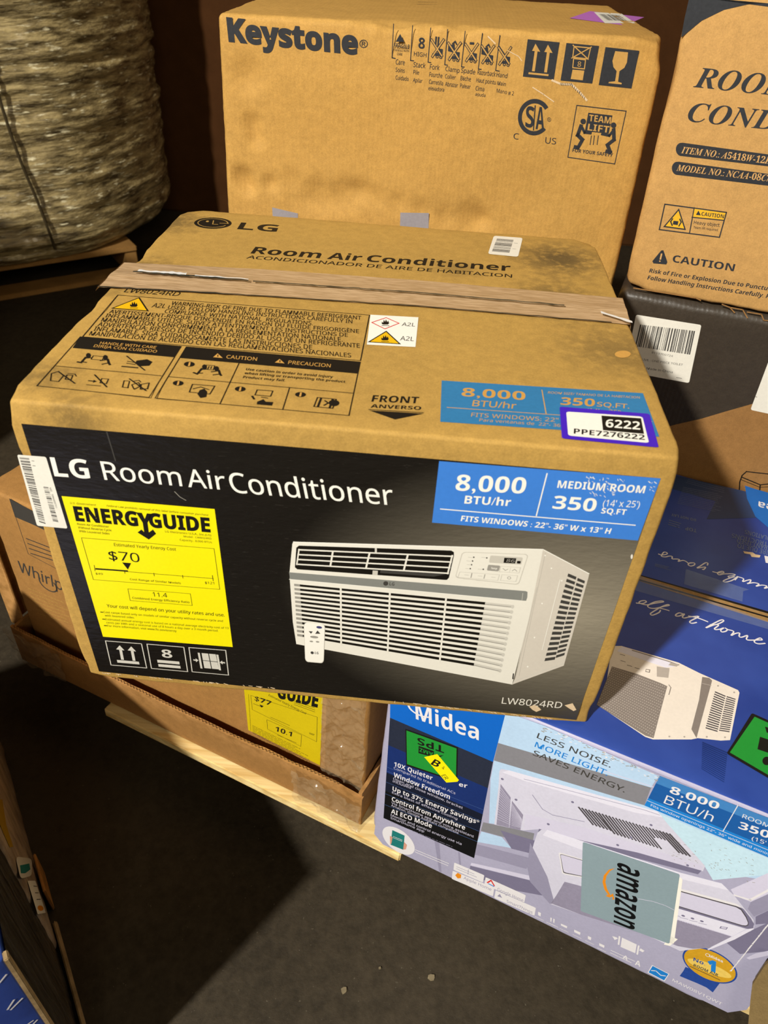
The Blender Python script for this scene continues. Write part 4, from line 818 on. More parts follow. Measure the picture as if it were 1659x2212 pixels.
# window sill and frames at left
p.z(800, 1500, 3.7705).poly([(920, 1040), (1335, 1130), (1320, 1225), (900, 1110)], 'frame_grey', 2).poly([(905, 1115), (1070, 1160), (1150, 1250), (870, 1200)], 'sky', 2).poly([(855, 1215), (1330, 1340), (1270, 1420), (840, 1300)], 'lav_mid', 2).poly([(825, 1370), (1320, 1480), (1295, 1510), (815, 1390)], 'lav_lite', 2).poly([(815, 1395), (1295, 1512), (1420, 1640), (1200, 1600), (800, 1470)], 'lav_dark', 1.5)
p.poly([(520, 1170), (560, 1180), (580, 1450), (560, 1440)], 'lav_mid', 1).poly([(715, 1280), (730, 1290), (740, 1400), (725, 1395)], 'lav_mid', 1)
p.poly([(1060, 1105), (1340, 1190), (1330, 1300), (1150, 1255)], 'lav_dark', 2)
# rear half of the pictured unit
p.z(1060, 1480, 2.7696)
p.poly([(62, 500), (110, 508), (1000, 755), (1060, 830), (1283, 1080), (1270, 1112), (1150, 1080), (880, 1000), (555, 930), (290, 860), (195, 868), (22, 832), (48, 600), (52, 515)], 'unit_white', 3)
p.poly([(110, 508), (1000, 755), (1030, 790), (860, 760), (200, 570), (70, 520)], 'unit_lite', 4).line([(200, 560), (920, 745), (1010, 775)], .0008, 'lav_mid', 5).line([(250, 655), (310, 740), (370, 775), (560, 815)], .0010, 'lav_mid', 5)
p.poly([(60, 590), (120, 670), (110, 850), (35, 833)], 'mesh_grey', 4).poly([(128, 690), (195, 775), (178, 866), (112, 852)], 'mesh_grey', 4)
for i in range(14):
    t = i/14; p.line([(58-1.5*i, 610+16*t*14*.9), (118, 690+11*i)], .0006, 'lav_lite', 5); p.line([(126, 706+10*i), (186, 800+4*i)], .0006, 'lav_lite', 5)
p.poly([(210, 770), (560, 850), (900, 960), (1270, 1080), (1262, 1108), (880, 1000), (555, 930), (290, 858), (200, 862)], 'lav_lite', 4).poly([(290, 858), (555, 930), (880, 1000), (1262, 1108), (1240, 1130), (860, 1030), (540, 960), (280, 890)], 'lav_dark', 3.5)
for i in range(28):
    t = i/27; a = (lerp(528, 1072, t), lerp(730, 890, t)); c = (lerp(612, 1192, t), lerp(832, 1020, t))
    if 5 < i < 21: c = (lerp(a[0], c[0], 1.0), lerp(a[1], c[1], 1.0)+12)
    if 19 < i < 24: a, c = (lerp(a[0], c[0], 0), a[1]), (lerp(a[0], c[0], .45), lerp(a[1], c[1], .45))
    p.line([a, c], .0024 if i < 10 or i > 23 else .0020, 'slit', 5)
for x, y in ((70, 560), (152, 684), (345, 830), (490, 698), (760, 955), (960, 835), (840, 910), (1178, 1076)): p.ell((x, y), (x+9, y+3), (x+1, y-6), 'lav_dark', 5, 10)
# front half
p.z(780, 1480, 1.8874)
p.poly([(735, 588), (760, 588), (1300, 762), (1470, 806), (1525, 860), (1600, 955), (1603, 985), (1590, 1000), (1440, 1066), (1300, 1082), (1150, 1010), (900, 935), (770, 890), (690, 800), (678, 740), (706, 640), (720, 600)], 'unit_white', 6)
p.poly([(760, 588), (1300, 762), (1470, 806), (1500, 835), (1310, 790), (900, 670), (740, 610)], 'unit_lite', 7)
p.poly([(690, 640), (760, 780), (790, 890), (770, 890), (690, 800), (678, 740)], 'lav_mid', 7).poly([(830, 800), (905, 820), (1250, 910), (1270, 1050), (900, 935), (775, 888), (800, 850)], 'mesh_grey', 7)
p.z(1180, 1700, 3.4635)
p.rrect([(92, 483), (300, 545), (300, 680), (120, 648)], 'white_print', 8, .12, .5).rrect([(104, 496), (300, 552), (300, 672), (128, 640)], 'slit', 8.5, .12, .5).rrect([(107, 500), (300, 556), (300, 668), (132, 634)], 'lav_lite', 9, .12, .5)
p.z(1380, 1840, 5.946)
p.poly([(440, 450), (1265, 672), (1350, 735), (1440, 850), (1480, 920), (1470, 975), (1400, 985), (1370, 978), (400, 690)], 'lav_dark', 7.6)
p.poly([(440, 440), (1250, 660), (1340, 720), (1250, 690), (440, 470)], 'white_print', 8)
p.poly([(440, 470), (1250, 690), (1320, 730), (1385, 830), (1412, 905), (1405, 940), (1370, 952), (1320, 945), (400, 665)], 'slit', 8.2)
p.poly([(440, 482), (1250, 705), (1312, 742), (1375, 838), (1402, 905), (1395, 930), (1370, 940), (1325, 935), (400, 655)], 'lav_lite', 8.6)
p.poly([(400, 690), (1370, 985), (1200, 1078), (440, 845), (380, 820)], 'unit_lite', 7.8)
p.poly([(380, 820), (440, 845), (1200, 1078), (900, 1230), (700, 1240), (500, 1205), (380, 1160)], 'mesh_grey', 8)
for i in range(24):
    t = i/23; p.line([(lerp(445, 1180, t), lerp(845, 1075, t)), (lerp(470, 1205, t), lerp(860, 1082, t))], .0012, 'lav_lite', 9)
p.poly([(1200, 1078), (1400, 985), (1475, 975), (1480, 985), (1230, 1120), (900, 1255), (880, 1245)], 'unit_lite', 9)
for x, y in ((470, 780), (570, 815), (690, 850), (810, 885)): p.ell((x, y), (x+24, y+8), (x+4, y-10), 'lav_dark', 9, 12).line([(x-40, y+22), (x+60, y+44)], .0008, 'lav_mid', 9)
p.poly([(1050, 950), (1145, 965), (1125, 992), (1036, 975)], 'lav_dark', 9).poly([(1064, 956), (1130, 967), (1118, 984), (1052, 972)], 'lav_lite', 9.5)
# right window frame and table edge
p.poly([(1180, 480), (1659, 270), (1900, 200), (1900, 560), (1440, 640), (1230, 560)], 'lav_lite', 2).line([(1230, 555), (1430, 615), (1700, 470), (1900, 380)], .0028, 'white_print', 3).poly([(1440, 640), (1900, 430), (1900, 640), (1480, 830), (1400, 730)], 'lav_mid', 2).poly([(1500, 830), (1900, 640), (1900, 900), (1500, 930)], 'lav_dark', 2)
p.poly([(1120, 1160), (1260, 1100), (1480, 990), (1900, 800), (1900, 1250), (1300, 1310)], 'lav_dark', 1.5).poly([(1380, 1360), (1500, 1300), (1700, 1260), (1700, 1320), (1420, 1380)], 'lav_lite', 3)
rd = random.Random(2)
for i in range(40):
    t = i/40; x, y = lerp(1185, 1700, t), lerp(1520, 880, t); p.poly([(x-14*rd.random()-6, y+4), (x+4, y-16), (x+20+8*rd.random(), y-26), (x+6, y+8)], 'white_print', 10)
# badge, star label and model number
p.poly([(600, 1475), (1050, 1670), (950, 1802), (870, 1740), (750, 1685), (640, 1640), (525, 1592), (570, 1530)], 'ribbon_blue', 3)
p.z().ell((1380+908/5.946, 1840+1455/5.946), (1380+1262/5.946, 1840+1600/5.946), (1380+952/5.946, 1840+1265/5.946), 'ribbon_blue', 4, 48).ell((1380+908/5.946, 1840+1455/5.946), (1380+1240/5.946, 1840+1590/5.946), (1380+950/5.946, 1840+1279/5.946), 'gold', 5, 48).ell((1380+905/5.946, 1840+1490/5.946), (1380+1190/5.946, 1840+1602/5.946), (1380+915/5.946, 1840+1430/5.946), 'gold_lite', 5.5, 48)
p.z(1380, 1840, 5.946)
p.ell((885, 1322), (915, 1332), (888, 1302), 'white_print', 6, 24, 40, 330, .75).text('Midea', (905, 1345), (1080, 1420), (902, 1310), 'white_print', 6, 'b').text('No.', (700, 1395), (850, 1455), (706, 1352), 'ribbon_blue', 6, 'b').text('1', (875, 1495), (985, 1540), (882, 1372), 'bright_blue', 6, 'b', .06)
p.text('ROOM AIR', (700, 1465), (1015, 1600), (708, 1432), 'grey_dark', 6, 'b').rules([(660, 1455), (1060, 1635), (1050, 1660), (650, 1475)], 1, .0012, 'grey_dark', 6, 1)
p.poly([(170, 1450), (392, 1564), (330, 1662), (112, 1548)], 'white_print', 3).poly([(178, 1462), (380, 1566), (325, 1648), (126, 1545)], 'bright_blue', 4).line([(165, 1520), (220, 1525), (280, 1580), (340, 1590)], .0016, 'white_print', 5)
p.text('MAW08V1QWT', (428, 1655), (1062, 1970), (440, 1624), 'white_print', 3, 'n', .01)
# small marks along the bottom
p.z(780, 1480, 1.8874)
for x, y, w_, h_ in ((728, 932, 12, 14), (775, 955, 6, 16), (787, 960, 6, 16), (828, 980, 26, 8), (882, 1006, 26, 10), (932, 1030, 14, 12), (982, 1060, 22, 10)): p.poly([(x-w_/2, y-h_/2-w_*.2), (x+w_/2, y-h_/2+w_*.25), (x+w_/2-2, y+h_/2+w_*.25), (x-w_/2, y+h_/2-w_*.2)], 'white_print', 3).line([(x-18, y+10), (x+16, y+26)], .0009, 'white_print', 3)
p.poly([(1064, 1028), (1124, 1056), (1118, 1092), (1058, 1066)], 'white_print', 3).line([(1054, 1024), (1050, 1056)], .0022, 'white_print', 3).line([(1132, 1062), (1126, 1096)], .0022, 'white_print', 3).poly([(1024, 1022), (1040, 1026), (1048, 1032), (1034, 1038)], 'white_print', 3).poly([(1156, 1082), (1140, 1072), (1134, 1080), (1148, 1088)], 'white_print', 3)
p.rules([(1020, 1075), (1140, 1130), (1130, 1150), (1016, 1095)], 2, .0012, 'white_print', 3, 5).text('A', (1066, 1112), (1086, 1121), (1070, 1098), 'white_print', 3, 'b').text('A', (1116, 1138), (1138, 1148), (1120, 1118), 'white_print', 3, 'b')
p.z(800, 1500, 3.7705)
p.rrect([(685, 1366), (930, 1470), (918, 1530), (678, 1426)], 'white_print', 6, .06).rules([(705, 1392), (905, 1475), (900, 1508), (700, 1424)], 2, .0009, 'lav_mid', 7, 2).line([(800, 1424), (796, 1462)], .0008, 'lav_mid', 7)
p.rrect([(672, 1432), (1012, 1572), (1000, 1642), (664, 1500)], 'white_print', 6, .06).poly([(692, 1470), (712, 1450), (742, 1466), (738, 1494), (712, 1496)], 'orange', 7).text('Apple Home', (760, 1500), (985, 1598), (763, 1478), 'lav_mid', 7)
p.rrect([(940, 1485), (1268, 1632), (1255, 1692), (930, 1545)], 'white_print', 6, .06).line([(955, 1530), (985, 1512), (1010, 1555)], .0022, 'red', 7).line([(965, 1540), (1005, 1560)], .002, 'bright_blue', 7).text('Google Home', (1035, 1595), (1245, 1690), (1038, 1570), 'lav_mid', 7)
p.rrect([(1022, 1592), (1350, 1735), (1338, 1800), (1010, 1655)], 'white_print', 6, .06).poly([(1035, 1640), (1055, 1622), (1075, 1655)], 'lav_mid', 7).text('SmartThings', (1110, 1690), (1320, 1785), (1113, 1668), 'lav_mid', 7)
p.ell((230, 1190), (362, 1262), (240, 1098), 'white_print', 3, 40).poly([(180, 1103), (280, 1148), (270, 1264), (165, 1222)], 'teal', 4).rules([(190, 1150), (262, 1180), (258, 1200), (186, 1170)], 2, .001, 'white_print', 5, 1, .1).poly([(160, 1150), (182, 1160), (172, 1215), (162, 1215)], 'skin_ink', 5).poly([(276, 1200), (300, 1225), (290, 1260), (268, 1262)], 'skin_ink', 5)
p.rules([(368, 1255), (645, 1370), (640, 1405), (366, 1290)], 2, .0014, 'white_print', 3, 4, .1)
# blue header and dark feature panel
p.poly([(163, 60), (1102, 150), (1000, 548), (161, 188)], 'head_blue', 3)
bands = ['navy_top', 'navy_top', 'navy_top', 'navy_mid', 'navy_mid', 'navy_mid', 'navy_deep', 'navy_deep', 'navy_black', 'navy_black', 'navy_black']
Q = [(161, 188), (1000, 548), (846, 1332), (108, 1005)]
for i, bn in enumerate(bands): p.cell(Q, 0, i/11, 1, (i+1)/11, bn, 3)
p.text('Midea', (372, 198), (884, 372), (366, 70), 'white_print', 5, 'b').ell((430, 110), (560, 150), (440, 40), 'white_print', 5, 40, 160, 300, .86)
for a, c in (((136, 590), (560, 760)), ((133, 622), (925, 940)), ((130, 712), (905, 1030)), ((118, 805), (885, 1112)), ((112, 893), (868, 1196))): p.line([a, c], .0005, 'rule_blue', 4)
for s, L, R, t in (('10X Quieter', (193, 580), (506, 697), (196, 546)), ('Window Freedom', (190, 668), (647, 852), (193, 632)), ('Up to 37% Energy Savings*', (181, 780), (884, 1058), (184, 746)), ('Control from Anywhere', (175, 865), (770, 1102), (178, 830)), ('AI ECO Mode', (170, 964), (500, 1087), (173, 929))):
    p.text(s, L, R, t, 'white_print', 5, 'b')
p.text('er', (722, 745), (790, 760), (724, 712), 'white_print', 5, 'b')
for s, L, R, t in (('Compared to traditional ACs', (192, 604), (692, 812), (194, 586)), ('Open and close window, bracket', (187, 691), (752, 932), (189, 672)), ('included', (184, 712), (330, 768), (186, 694)), ('Extra blast of effective cooling', (178, 803), (708, 1020), (180, 786)),
    ('Via SmartHome app and voice assistant', (172, 888), (842, 1165), (174, 870)), ('Amazon, Google Assistant compatible', (170, 908), (718, 1135), (172, 892)), ('Monitor and control energy use via', (167, 988), (742, 1225), (169, 970)), ('SmartHome app', (165, 1010), (438, 1122), (167, 993))): p.text(s, L, R, t, 'lav_lite', 5, 'n', .0)
p.rules([(165, 1030), (690, 1240), (688, 1252), (164, 1042)], 1, .0006, 'lav_mid', 5, 1)
# slogan and capacity panel
p.z(1060, 1480, 2.7696)
p.text('LESS NOISE.', (275, 313), (716, 492), (286, 284), 'grey_dark', 5, 'n', .014).text('MORE LIGHT.', (262, 366), (696, 541), (273, 337), 'bright_blue', 5, 'n', .014).text('SAVES ENERGY.', (250, 415), (800, 641), (262, 387), 'grey_dark', 5, 'n', .014)
Q = [(1012, 540), (1800, 842), (1790, 1082), (920, 718)]
for i, bn in enumerate(('btu_lite', 'btu_blue', 'btu_blue', 'bright_blue')): p.cell(Q, 0, i/4, 1, (i+1)/4, bn, 5)
p.text('8,000', (1068, 640), (1358, 742), (1083, 600), 'white_print', 7, 'b').text('BTU/h', (1034, 702), (1322, 815), (1054, 655), 'white_print', 7, 'n', -.01).line([(1484, 708), (1390, 872)], .0009, 'white_print', 7).line([(938, 688), (1700, 1000)], .0007, 'white_print', 7)
p.text('Fits window openings 22"- 36" wide and minimum', (957, 722), (1725, 1042), (960, 708), 'white_print', 7).text('ROOM', (1503, 790), (1665, 852), (1511, 768), 'white_print', 7).text('350', (1480, 852), (1662, 915), (1493, 812), 'white_print', 7, 'b').text("(15'", (1560, 922), (1645, 952), (1565, 900), 'white_print', 7)
rd = random.Random(9)
for i in range(70):
    x = 300+rd.random()*700; y = 245+(x-330)*.44+rd.random()*40; p.line([(x, y), (x+6+rd.random()*10, y+rd.random()*6)], .0006+rd.random()*.0008, ('scratch', 'white_print')[i % 2], 5.5)
for i in range(60):
    x = 1080+rd.random()*500; y = 860+rd.random()*180+(x-1080)*.3; p.line([(x, y), (x+rd.random()*14, y+rd.random()*8)], .0006, 'scratch', 4)
p.obj('front_print', md, 'lavender front print with a pictured appliance, blue header and dark feature list')
# stickers on its front
p = Print(MP, MN, .0024).z(800, 1500, 3.7705)
p.poly([(287, 278), (715, 428), (708, 712), (294, 575)], 'soot', 0).poly([(296, 290), (704, 436), (699, 698), (301, 564)], 'green', 1)
p.text('TPS', (603, 420), (385, 345), (602, 476), 'soot', 2, 'b').poly([(396, 415), (520, 458), (518, 508), (394, 474)], 'soot', 2).text('AMZ', (514, 470), (402, 430), (513, 500), 'green', 3, 'b').poly([(530, 500), (600, 490), (560, 512)], 'soot', 2)
p.obj('green_sticker', md, 'green sticker with black border')
p = Print(MP, MN, .0034).z(800, 1500, 3.7705)
p.poly([(441, 505), (548, 481), (724, 692), (712, 706), (622, 713)], 'yellow', 0).text('B', (492, 562), (548, 590), (528, 520), 'soot', 1, 'b').text('4', (582, 600), (600, 608), (592, 576), 'soot', 1).text('ER', (580, 655), (612, 690), (612, 645), 'soot', 1)
p.obj('yellow_sticker', md, 'narrow yellow sticker')
p = Print(MP, MN, .0022).z(1180, 1700, 3.4635)
p.rrect([(290, 415), (1022, 680), (955, 1175), (280, 930)], 'white', 0, .03).poly([(925, 1110), (985, 1135), (925, 1185), (880, 1175)], 'white', 0)
p.obj('under_label', md, 'white label edge showing under the grey one')
p = Print(MP, MN, .0034).z(1180, 1700, 3.4635)
p.rrect([(275, 405), (1000, 648), (922, 1168), (258, 922)], 'sticker_grey', 0, .02)
p.text('amazon', (536, 552), (505, 1005), (752, 636), 'navy_black', 1, 'b')
pts = [(514, 602), (470, 612), (432, 655), (422, 705), (436, 760), (470, 808), (488, 818), (480, 800), (456, 755), (444, 705), (452, 660), (480, 622)]
p.poly(pts, 'orange', 1).poly([(450, 800), (478, 806), (500, 790), (512, 832), (496, 838), (498, 812), (476, 820), (452, 812)], 'orange', 1.5).line([(690, 830), (800, 850), (890, 880), (960, 915)], .0008, 'lav_lite', 1)
p.obj('grey_label', md, 'grey label with dark lettering and an orange arc, turned on its side')
def smooth(q):
    P = [Vector((*a, 0)) for a in q]; P = [P[0]]+P+[P[-1]]; out = []
    for i in range(1, len(P)-2):
        a, b_, c, d_ = P[i-1:i+3]
        for t in (0, .2, .4, .6, .8): v_ = .5*((2*b_)+(c-a)*t+(2*a-5*b_+4*c-d_)*t*t+(3*b_-a-3*c+d_)*t**3); out.append((v_.x, v_.y))
    return out+[q[-1]]
SCRIPT = [
 [(20, 705), (100, 712), (148, 692), (130, 676), (80, 682), (60, 704), (110, 722), (165, 728), (260, 708), (358, 692), (340, 680), (250, 694), (168, 738), (190, 766), (260, 772), (360, 750), (430, 736), (414, 725), (340, 752), (220, 822), (200, 846), (230, 856), (305, 824), (325, 792)],
 [(318, 770), (380, 785), (436, 802)],
 [(606, 842), (560, 828), (520, 846), (514, 866), (560, 866), (622, 840), (596, 878), (620, 892), (680, 880), (800, 872), (700, 926), (690, 948), (720, 957), (776, 946)], [(668, 866), (790, 892), (916, 940)],
 [(938, 975), (1020, 972), (1104, 932), (1090, 914), (1030, 936), (886, 1014), (1000, 974), (1044, 982), (996, 1022), (1010, 1036), (1064, 1030)],
 [(1064, 1030), (1110, 1014), (1074, 1038), (1084, 1064), (1134, 1056), (1152, 1032), (1122, 1014)],
 [(1152, 1034), (1232, 1058), (1200, 1108), (1252, 1084), (1304, 1078), (1300, 1118), (1330, 1130), (1404, 1108), (1390, 1150), (1420, 1166), (1540, 1164), (1584, 1162), (1560, 1140), (1500, 1166), (1490, 1192), (1540, 1212), (1626, 1206)],
 [(296, 96), (340, 110), (402, 100), (404, 82), (370, 74), (348, 98), (338, 126), (385, 134), (432, 124), (470, 130), (470, 158), (530, 160), (560, 168), (545, 190), (600, 178), (640, 190), (668, 212)],
 [(668, 214), (740, 208), (746, 232), (700, 248), (668, 230), (690, 208), (740, 208)],
 [(904, 240), (912, 212), (880, 208), (820, 246), (778, 272), (850, 262), (884, 262), (860, 290), (840, 286)],
 [(968, 316), (1040, 332), (1108, 330), (1092, 312), (1034, 330), (1050, 356), (1110, 346), (1200, 344), (1248, 352), (1230, 366), (1166, 374), (1186, 392), (1246, 378), (1180, 398), (1104, 432), (1134, 446), (1214, 424), (1284, 376), (1246, 422)],
 [(1284, 380), (1354, 404), (1344, 440), (1400, 424), (1444, 418), (1430, 452), (1400, 466), (1480, 454), (1546, 470), (1510, 498), (1580, 484), (1644, 496), (1612, 524), (1680, 512), (1740, 545)]]
# top of that carton: two flaps meeting at a taped seam
TT, TZ = (0, 0, -.0015), (0, 0, 1)
p = Print(TT, TZ, .0006).z(1200, 1000, 3.6144)
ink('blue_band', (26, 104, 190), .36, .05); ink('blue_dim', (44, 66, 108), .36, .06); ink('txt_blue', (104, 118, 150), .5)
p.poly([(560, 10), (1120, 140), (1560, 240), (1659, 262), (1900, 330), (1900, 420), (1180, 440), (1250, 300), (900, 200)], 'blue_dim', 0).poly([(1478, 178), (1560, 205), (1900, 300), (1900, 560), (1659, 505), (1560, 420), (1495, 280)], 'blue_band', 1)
p.text('Midea', (1900, 390), (1586, 300), (1898, 445), 'white_print', 2, 'b')
p.rules([(1040, 125), (1325, 195), (1315, 240), (1015, 160)], 3, .0009, 'txt_blue', 1, 1, .2).rules([(1000, 185), (1312, 245), (1285, 395), (950, 320)], 11, .0009, 'txt_blue', 1, 2, .15)
p.text('DO NOT LAY', (1096, 438), (905, 395), (1096, 458), 'txt_blue', 1, 'b').text('TOP', (1102, 518), (1015, 498), (1100, 545), 'txt_blue', 1, 'b').rules([(890, 440), (985, 470), (970, 515), (880, 490)], 3, .0016, 'txt_blue', 1, 3).rules([(780, 785), (910, 815), (905, 845), (775, 810)], 3, .0009, 'txt_blue', 1, 5)
for s, L, R, t in (('RISK OF FIRE DUE TO', (1860, 735), (1424, 628), (1856, 770)), ('REFRIGERANT USED', (1830, 690), (1420, 592), (1826, 722)), ('INSTRUCTIONS', (1740, 640), (1378, 552), (1736, 672)), ('REGULATIONS', (1760, 600), (1480, 524), (1756, 632))): p.text(s, L, R, t, 'txt_blue', 2, 'n', .012)
p.poly([(1465, 690), (1540, 700), (1560, 715), (1600, 722), (1592, 740), (1530, 735), (1520, 715), (1475, 708)], 'scuff', 2).poly([(1630, 725), (1700, 740), (1690, 790), (1640, 780)], 'white_print', 2)
p.z(1370, 1180, 5.7405)
for q in SCRIPT: p.stroke(smooth(q), .0019, 'white_print', 2)
p.z(1200, 1000, 3.6144)
def reach(p, a, b_, s_):
    A, B = p.at(a), p.at(b_); sa, sb = (A-A0).dot(U), (B-A0).dot(U); return lerp(A, B, (s_-sa)/(sb-sa))
def band(p, a, b_, c, d_, mat, lay, s0=.01, s1=.548): p._add([reach(p, a, b_, s0), reach(p, a, b_, s1), reach(p, c, d_, s1), reach(p, c, d_, s0)], [[0, 1, 2, 3]], mat, lay)
band(p, (742, 898), (1659, 1160), (738, 918), (1659, 1185), 'navy_black', 1)
band(p, (735, 905), (1659, 1178), (722, 945), (1659, 1245), 'brown_edge', 2)
band(p, (735, 932), (1659, 1200), (735, 944), (1659, 1212), 'navy_black', 2.5)
# pictured appliance on the front flap
p.poly([(440, 1430), (515, 1430), (960, 1560), (1120, 1640), (1425, 1775), (1436, 1795), (1362, 2165), (1290, 2169), (1110, 2150), (1060, 2160), (760, 2160), (700, 2140), (330, 1893), (400, 1700)], 'unit_cream', 1)
p.poly([(520, 1435), (965, 1572), (940, 1590), (860, 1600), (480, 1470)], 'unit_lite', 2).line([(600, 1465), (880, 1550), (960, 1578)], .0016, 'cream_dark', 3).poly([(900, 1560), (968, 1574), (945, 1592), (880, 1580)], 'cream_mid', 3)
Qm = [(440, 1590), (872, 1745), (765, 2150), (320, 1890)]
p.poly([Qm[0], (640, 1650), (820, 1720), Qm[1], (830, 1900), Qm[2], (700, 2130), Qm[3]], 'cream_dark', 2)
for i in range(26):
    for j in range(20):
        u, v_ = (i+.5+(j % 2)*.5)/26.6, (j+.5)/20; c = p.bil(Qm, u, v_); p.poly([(c[0]-6, c[1]-2), (c[0]+1, c[1]-5), (c[0]+6, c[1]+2), (c[0]-1, c[1]+5)], 'cream_mid', 3)
p.poly([(1145, 1672), (1200, 1680), (1222, 1700), (1100, 2150), (1060, 2080), (1120, 1850)], 'cream_dark', 2).line([(1145, 1722), (1215, 1740)], .0008, 'cream_mid', 3).line([(885, 1735), (900, 1755), (885, 1810)], .001, 'cream_dark', 3)
for q in ([(1245, 1782), (1328, 1818), (1262, 2108), (1168, 2080)], [(1336, 1820), (1406, 1842), (1356, 2110), (1274, 2098)]):
    for i in range(17): p.cell(q, 0, (i+.1)/17, 1, (i+.62)/17, 'slit', 2)
p.poly([(790, 1590), (890, 1605), (880, 1680), (790, 1670)], 'cream_mid', 2.5)
for x, y in ((505, 1495), (560, 1580), (510, 1545), (620, 1600)): p.line([(x, y), (x+34, y+10)], .001, 'cream_dark', 3)
p.poly([(705, 1610), (740, 1615), (735, 1640), (700, 1632)], 'cream_dark', 3).poly([(708, 1616), (732, 1620), (728, 1634), (706, 1628)], 'unit_cream', 4)
for x, y in ((888, 2138), (1005, 2140), (1268, 1742), (1394, 1793), (1180, 2140), (1322, 2144)): p.ell((x, y), (x+8, y), (x, y-7), 'cream_mid', 3, 10)
p.z(1060, 1480, 2.7696)
for i in range(15):
    t = i/14; p.line([(lerp(1270, 1262, t), lerp(345, 500, t)), (lerp(1412, 1395, t), lerp(405, 580, t))], .0018*(1-t*.6), 'navy_mid', 1)
p.obj('top_print', md, 'blue top flaps with white script and a pictured appliance')
p = Print(TT, TZ, .0012).z(1060, 1480, 2.7696)
p.rrect([(1562, 168), (1900, 318), (1900, 700), (1410, 410)], 'soot', 0, .03).poly([(1578, 190), (1900, 335), (1900, 680), (1430, 404)], 'green', 1)
p.poly([(1610, 310), (1700, 340), (1700, 420), (1595, 385)], 'soot', 2).poly([(1640, 250), (1680, 262), (1700, 300), (1650, 285)], 'soot', 2).ell((1650, 455), (1675, 460), (1655, 430), 'soot', 2)
p.obj('green_label', md, 'green label with a black border on the top flap')
film('seam_tape', (150, 170, 205), .22, .12, .3, 30)
p = Print(TT, TZ, .0013).z(1370, 1180, 5.7405).poly([(640, 285), (1420, 540), (1350, 560), (1340, 690), (615, 472)], 'seam_tape'); p.obj('seam_tape', md, 'clear tape scrap above the flap seam')
p = Print(TT, TZ, .0013).z(1370, 1180, 5.7405); band(p, (180, 410), (1659, 935), (110, 580), (1659, 1030), 'seam_tape', 0); p.obj('seam_tape', md, 'clear tape along the flap seam')

# ------------------------------------------------------------------ wrapped carton at the left edge of the frame
CP = Vector((.0146, -.2796, -.08)); CU = Vector((-.6, .8, 0)); CN = Vector((.8, .6, 0))
lc = thing('wrapped_carton', 'blue carton wrapped in dark stretch film at the lower left edge', 'carton', CP+CU*.15-CN*.15+Z*(FLOOR-CP.z))
zt = CP.z; b0 = Vector((CP.x, CP.y, FLOOR+.001)); hh = zt-FLOOR-.001
bm = carton_mesh(corners(b0-CN*.5, CN*.5, CU*.20, Z*hh), r=.005, step=.016, wear=.002, seed=21)
bm_obj('carton_body', bm, 'blue_card', lc)
m, nt, b = nmat('dark_film'); v = coords(nt, (18, 18, 1.2))
nt.links.new(mixc(nt, ramp(nt, ntex(nt, v, 6, 4), .35, .7), (.012, .010, .008, 1), (.075, .066, .055, 1)), b.inputs['Base Color'])
b.inputs['Roughness'].default_value = .25; bp = N(nt, 'ShaderNodeBump', i_Strength=.6, i_Distance=.006); nt.links.new(ntex(nt, v, 6, 4), bp.inputs['Height']); nt.links.new(bp.outputs[0], b.inputs['Normal'])
wrinkled('stretch_film', [CP+CU*.004-Z*.002, CP+CU*.20-Z*.002, CP+CU*.20-Z*(hh-.002), CP+CU*.004-Z*(hh-.002)], 20, 60, .0012, 'dark_film', lc, CN, 4.0, 'dark stretch film', 20)
cardboard('kraft_grey', (140, 118, 84), [], flute=(0, 0, 0), bump=.3)
box_obj('edge_board', corners(CP-CN*.002-CU*.004+Z*(FLOOR-CP.z+.002), CN*.005, CU*.010, Z*(hh+.001)), 'kraft_grey', lc, .001, label='raw tan carton edge')
for a, c in (((-12, 1800), (60, 1712)), ((78, 2060), (138, 1968)), ((112, 2062), (222, 1952)), ((262, 2225), (330, 2178)), ((322, 2225), (372, 2172))):
    p = Print(CP, -CU, .0012).z(0, 1740, 4.689); p.line([a, c], .0022, 'white_print', 0); p.obj('stroke_mark', lc, 'white printed stroke on the blue side')
gb = thing('wrapped_bundle', 'dim grey plastic wrapped bundle with a white tag at the left edge', 'bundle', CP+CU*.45-CN*.15+Z*(FLOOR-CP.z))
m, nt, b = nmat('grey_wrap'); v = coords(nt, (8, 8, 3))
nt.links.new(mixc(nt, ramp(nt, ntex(nt, v, 5, 4), .35, .65), rgb((138, 120, 102)), rgb((190, 170, 148))), b.inputs['Base Color']); b.inputs['Roughness'].default_value = .3
bp = N(nt, 'ShaderNodeBump', i_Strength=.5, i_Distance=.006); nt.links.new(ntex(nt, v, 9, 4), bp.inputs['Height']); nt.links.new(bp.outputs[0], b.inputs['Normal'])
bm = carton_mesh(corners(b0+CU*.205-CN*.42+CN*.004, CN*.42, CU*.42, Z*hh), r=.012, step=.02, wear=.006, seed=23); bm_obj('bundle_body', bm, 'grey_wrap', gb)
GP = CP+CN*.004
p = Print(GP, CN, .0015).z(0, 1740, 4.689)
ink('mustard', (150, 118, 12), .5, .1)
p.poly([(-60, -60), (20, -60), (60, 200), (130, 420), (95, 425), (30, 280), (-60, 60)], 'mustard', 0)
p.obj('yellow_stripe', gb, 'dull yellow stripe')
p = Print(GP, CN, .0025).z(0, 1740, 4.689)
p.rrect([(272, 765), (352, 765), (458, 1090), (375, 1105)], 'paper', 0, .12, .1).rules([(325, 785), (362, 790), (420, 985), (372, 990)], 3, .0012, 'bar_grey', 1, 3).ell((405, 1043), (435, 1043), (400, 1015), 'orange', 1, 12)
p.obj('paper_tag', gb, 'white tag with an orange mark')
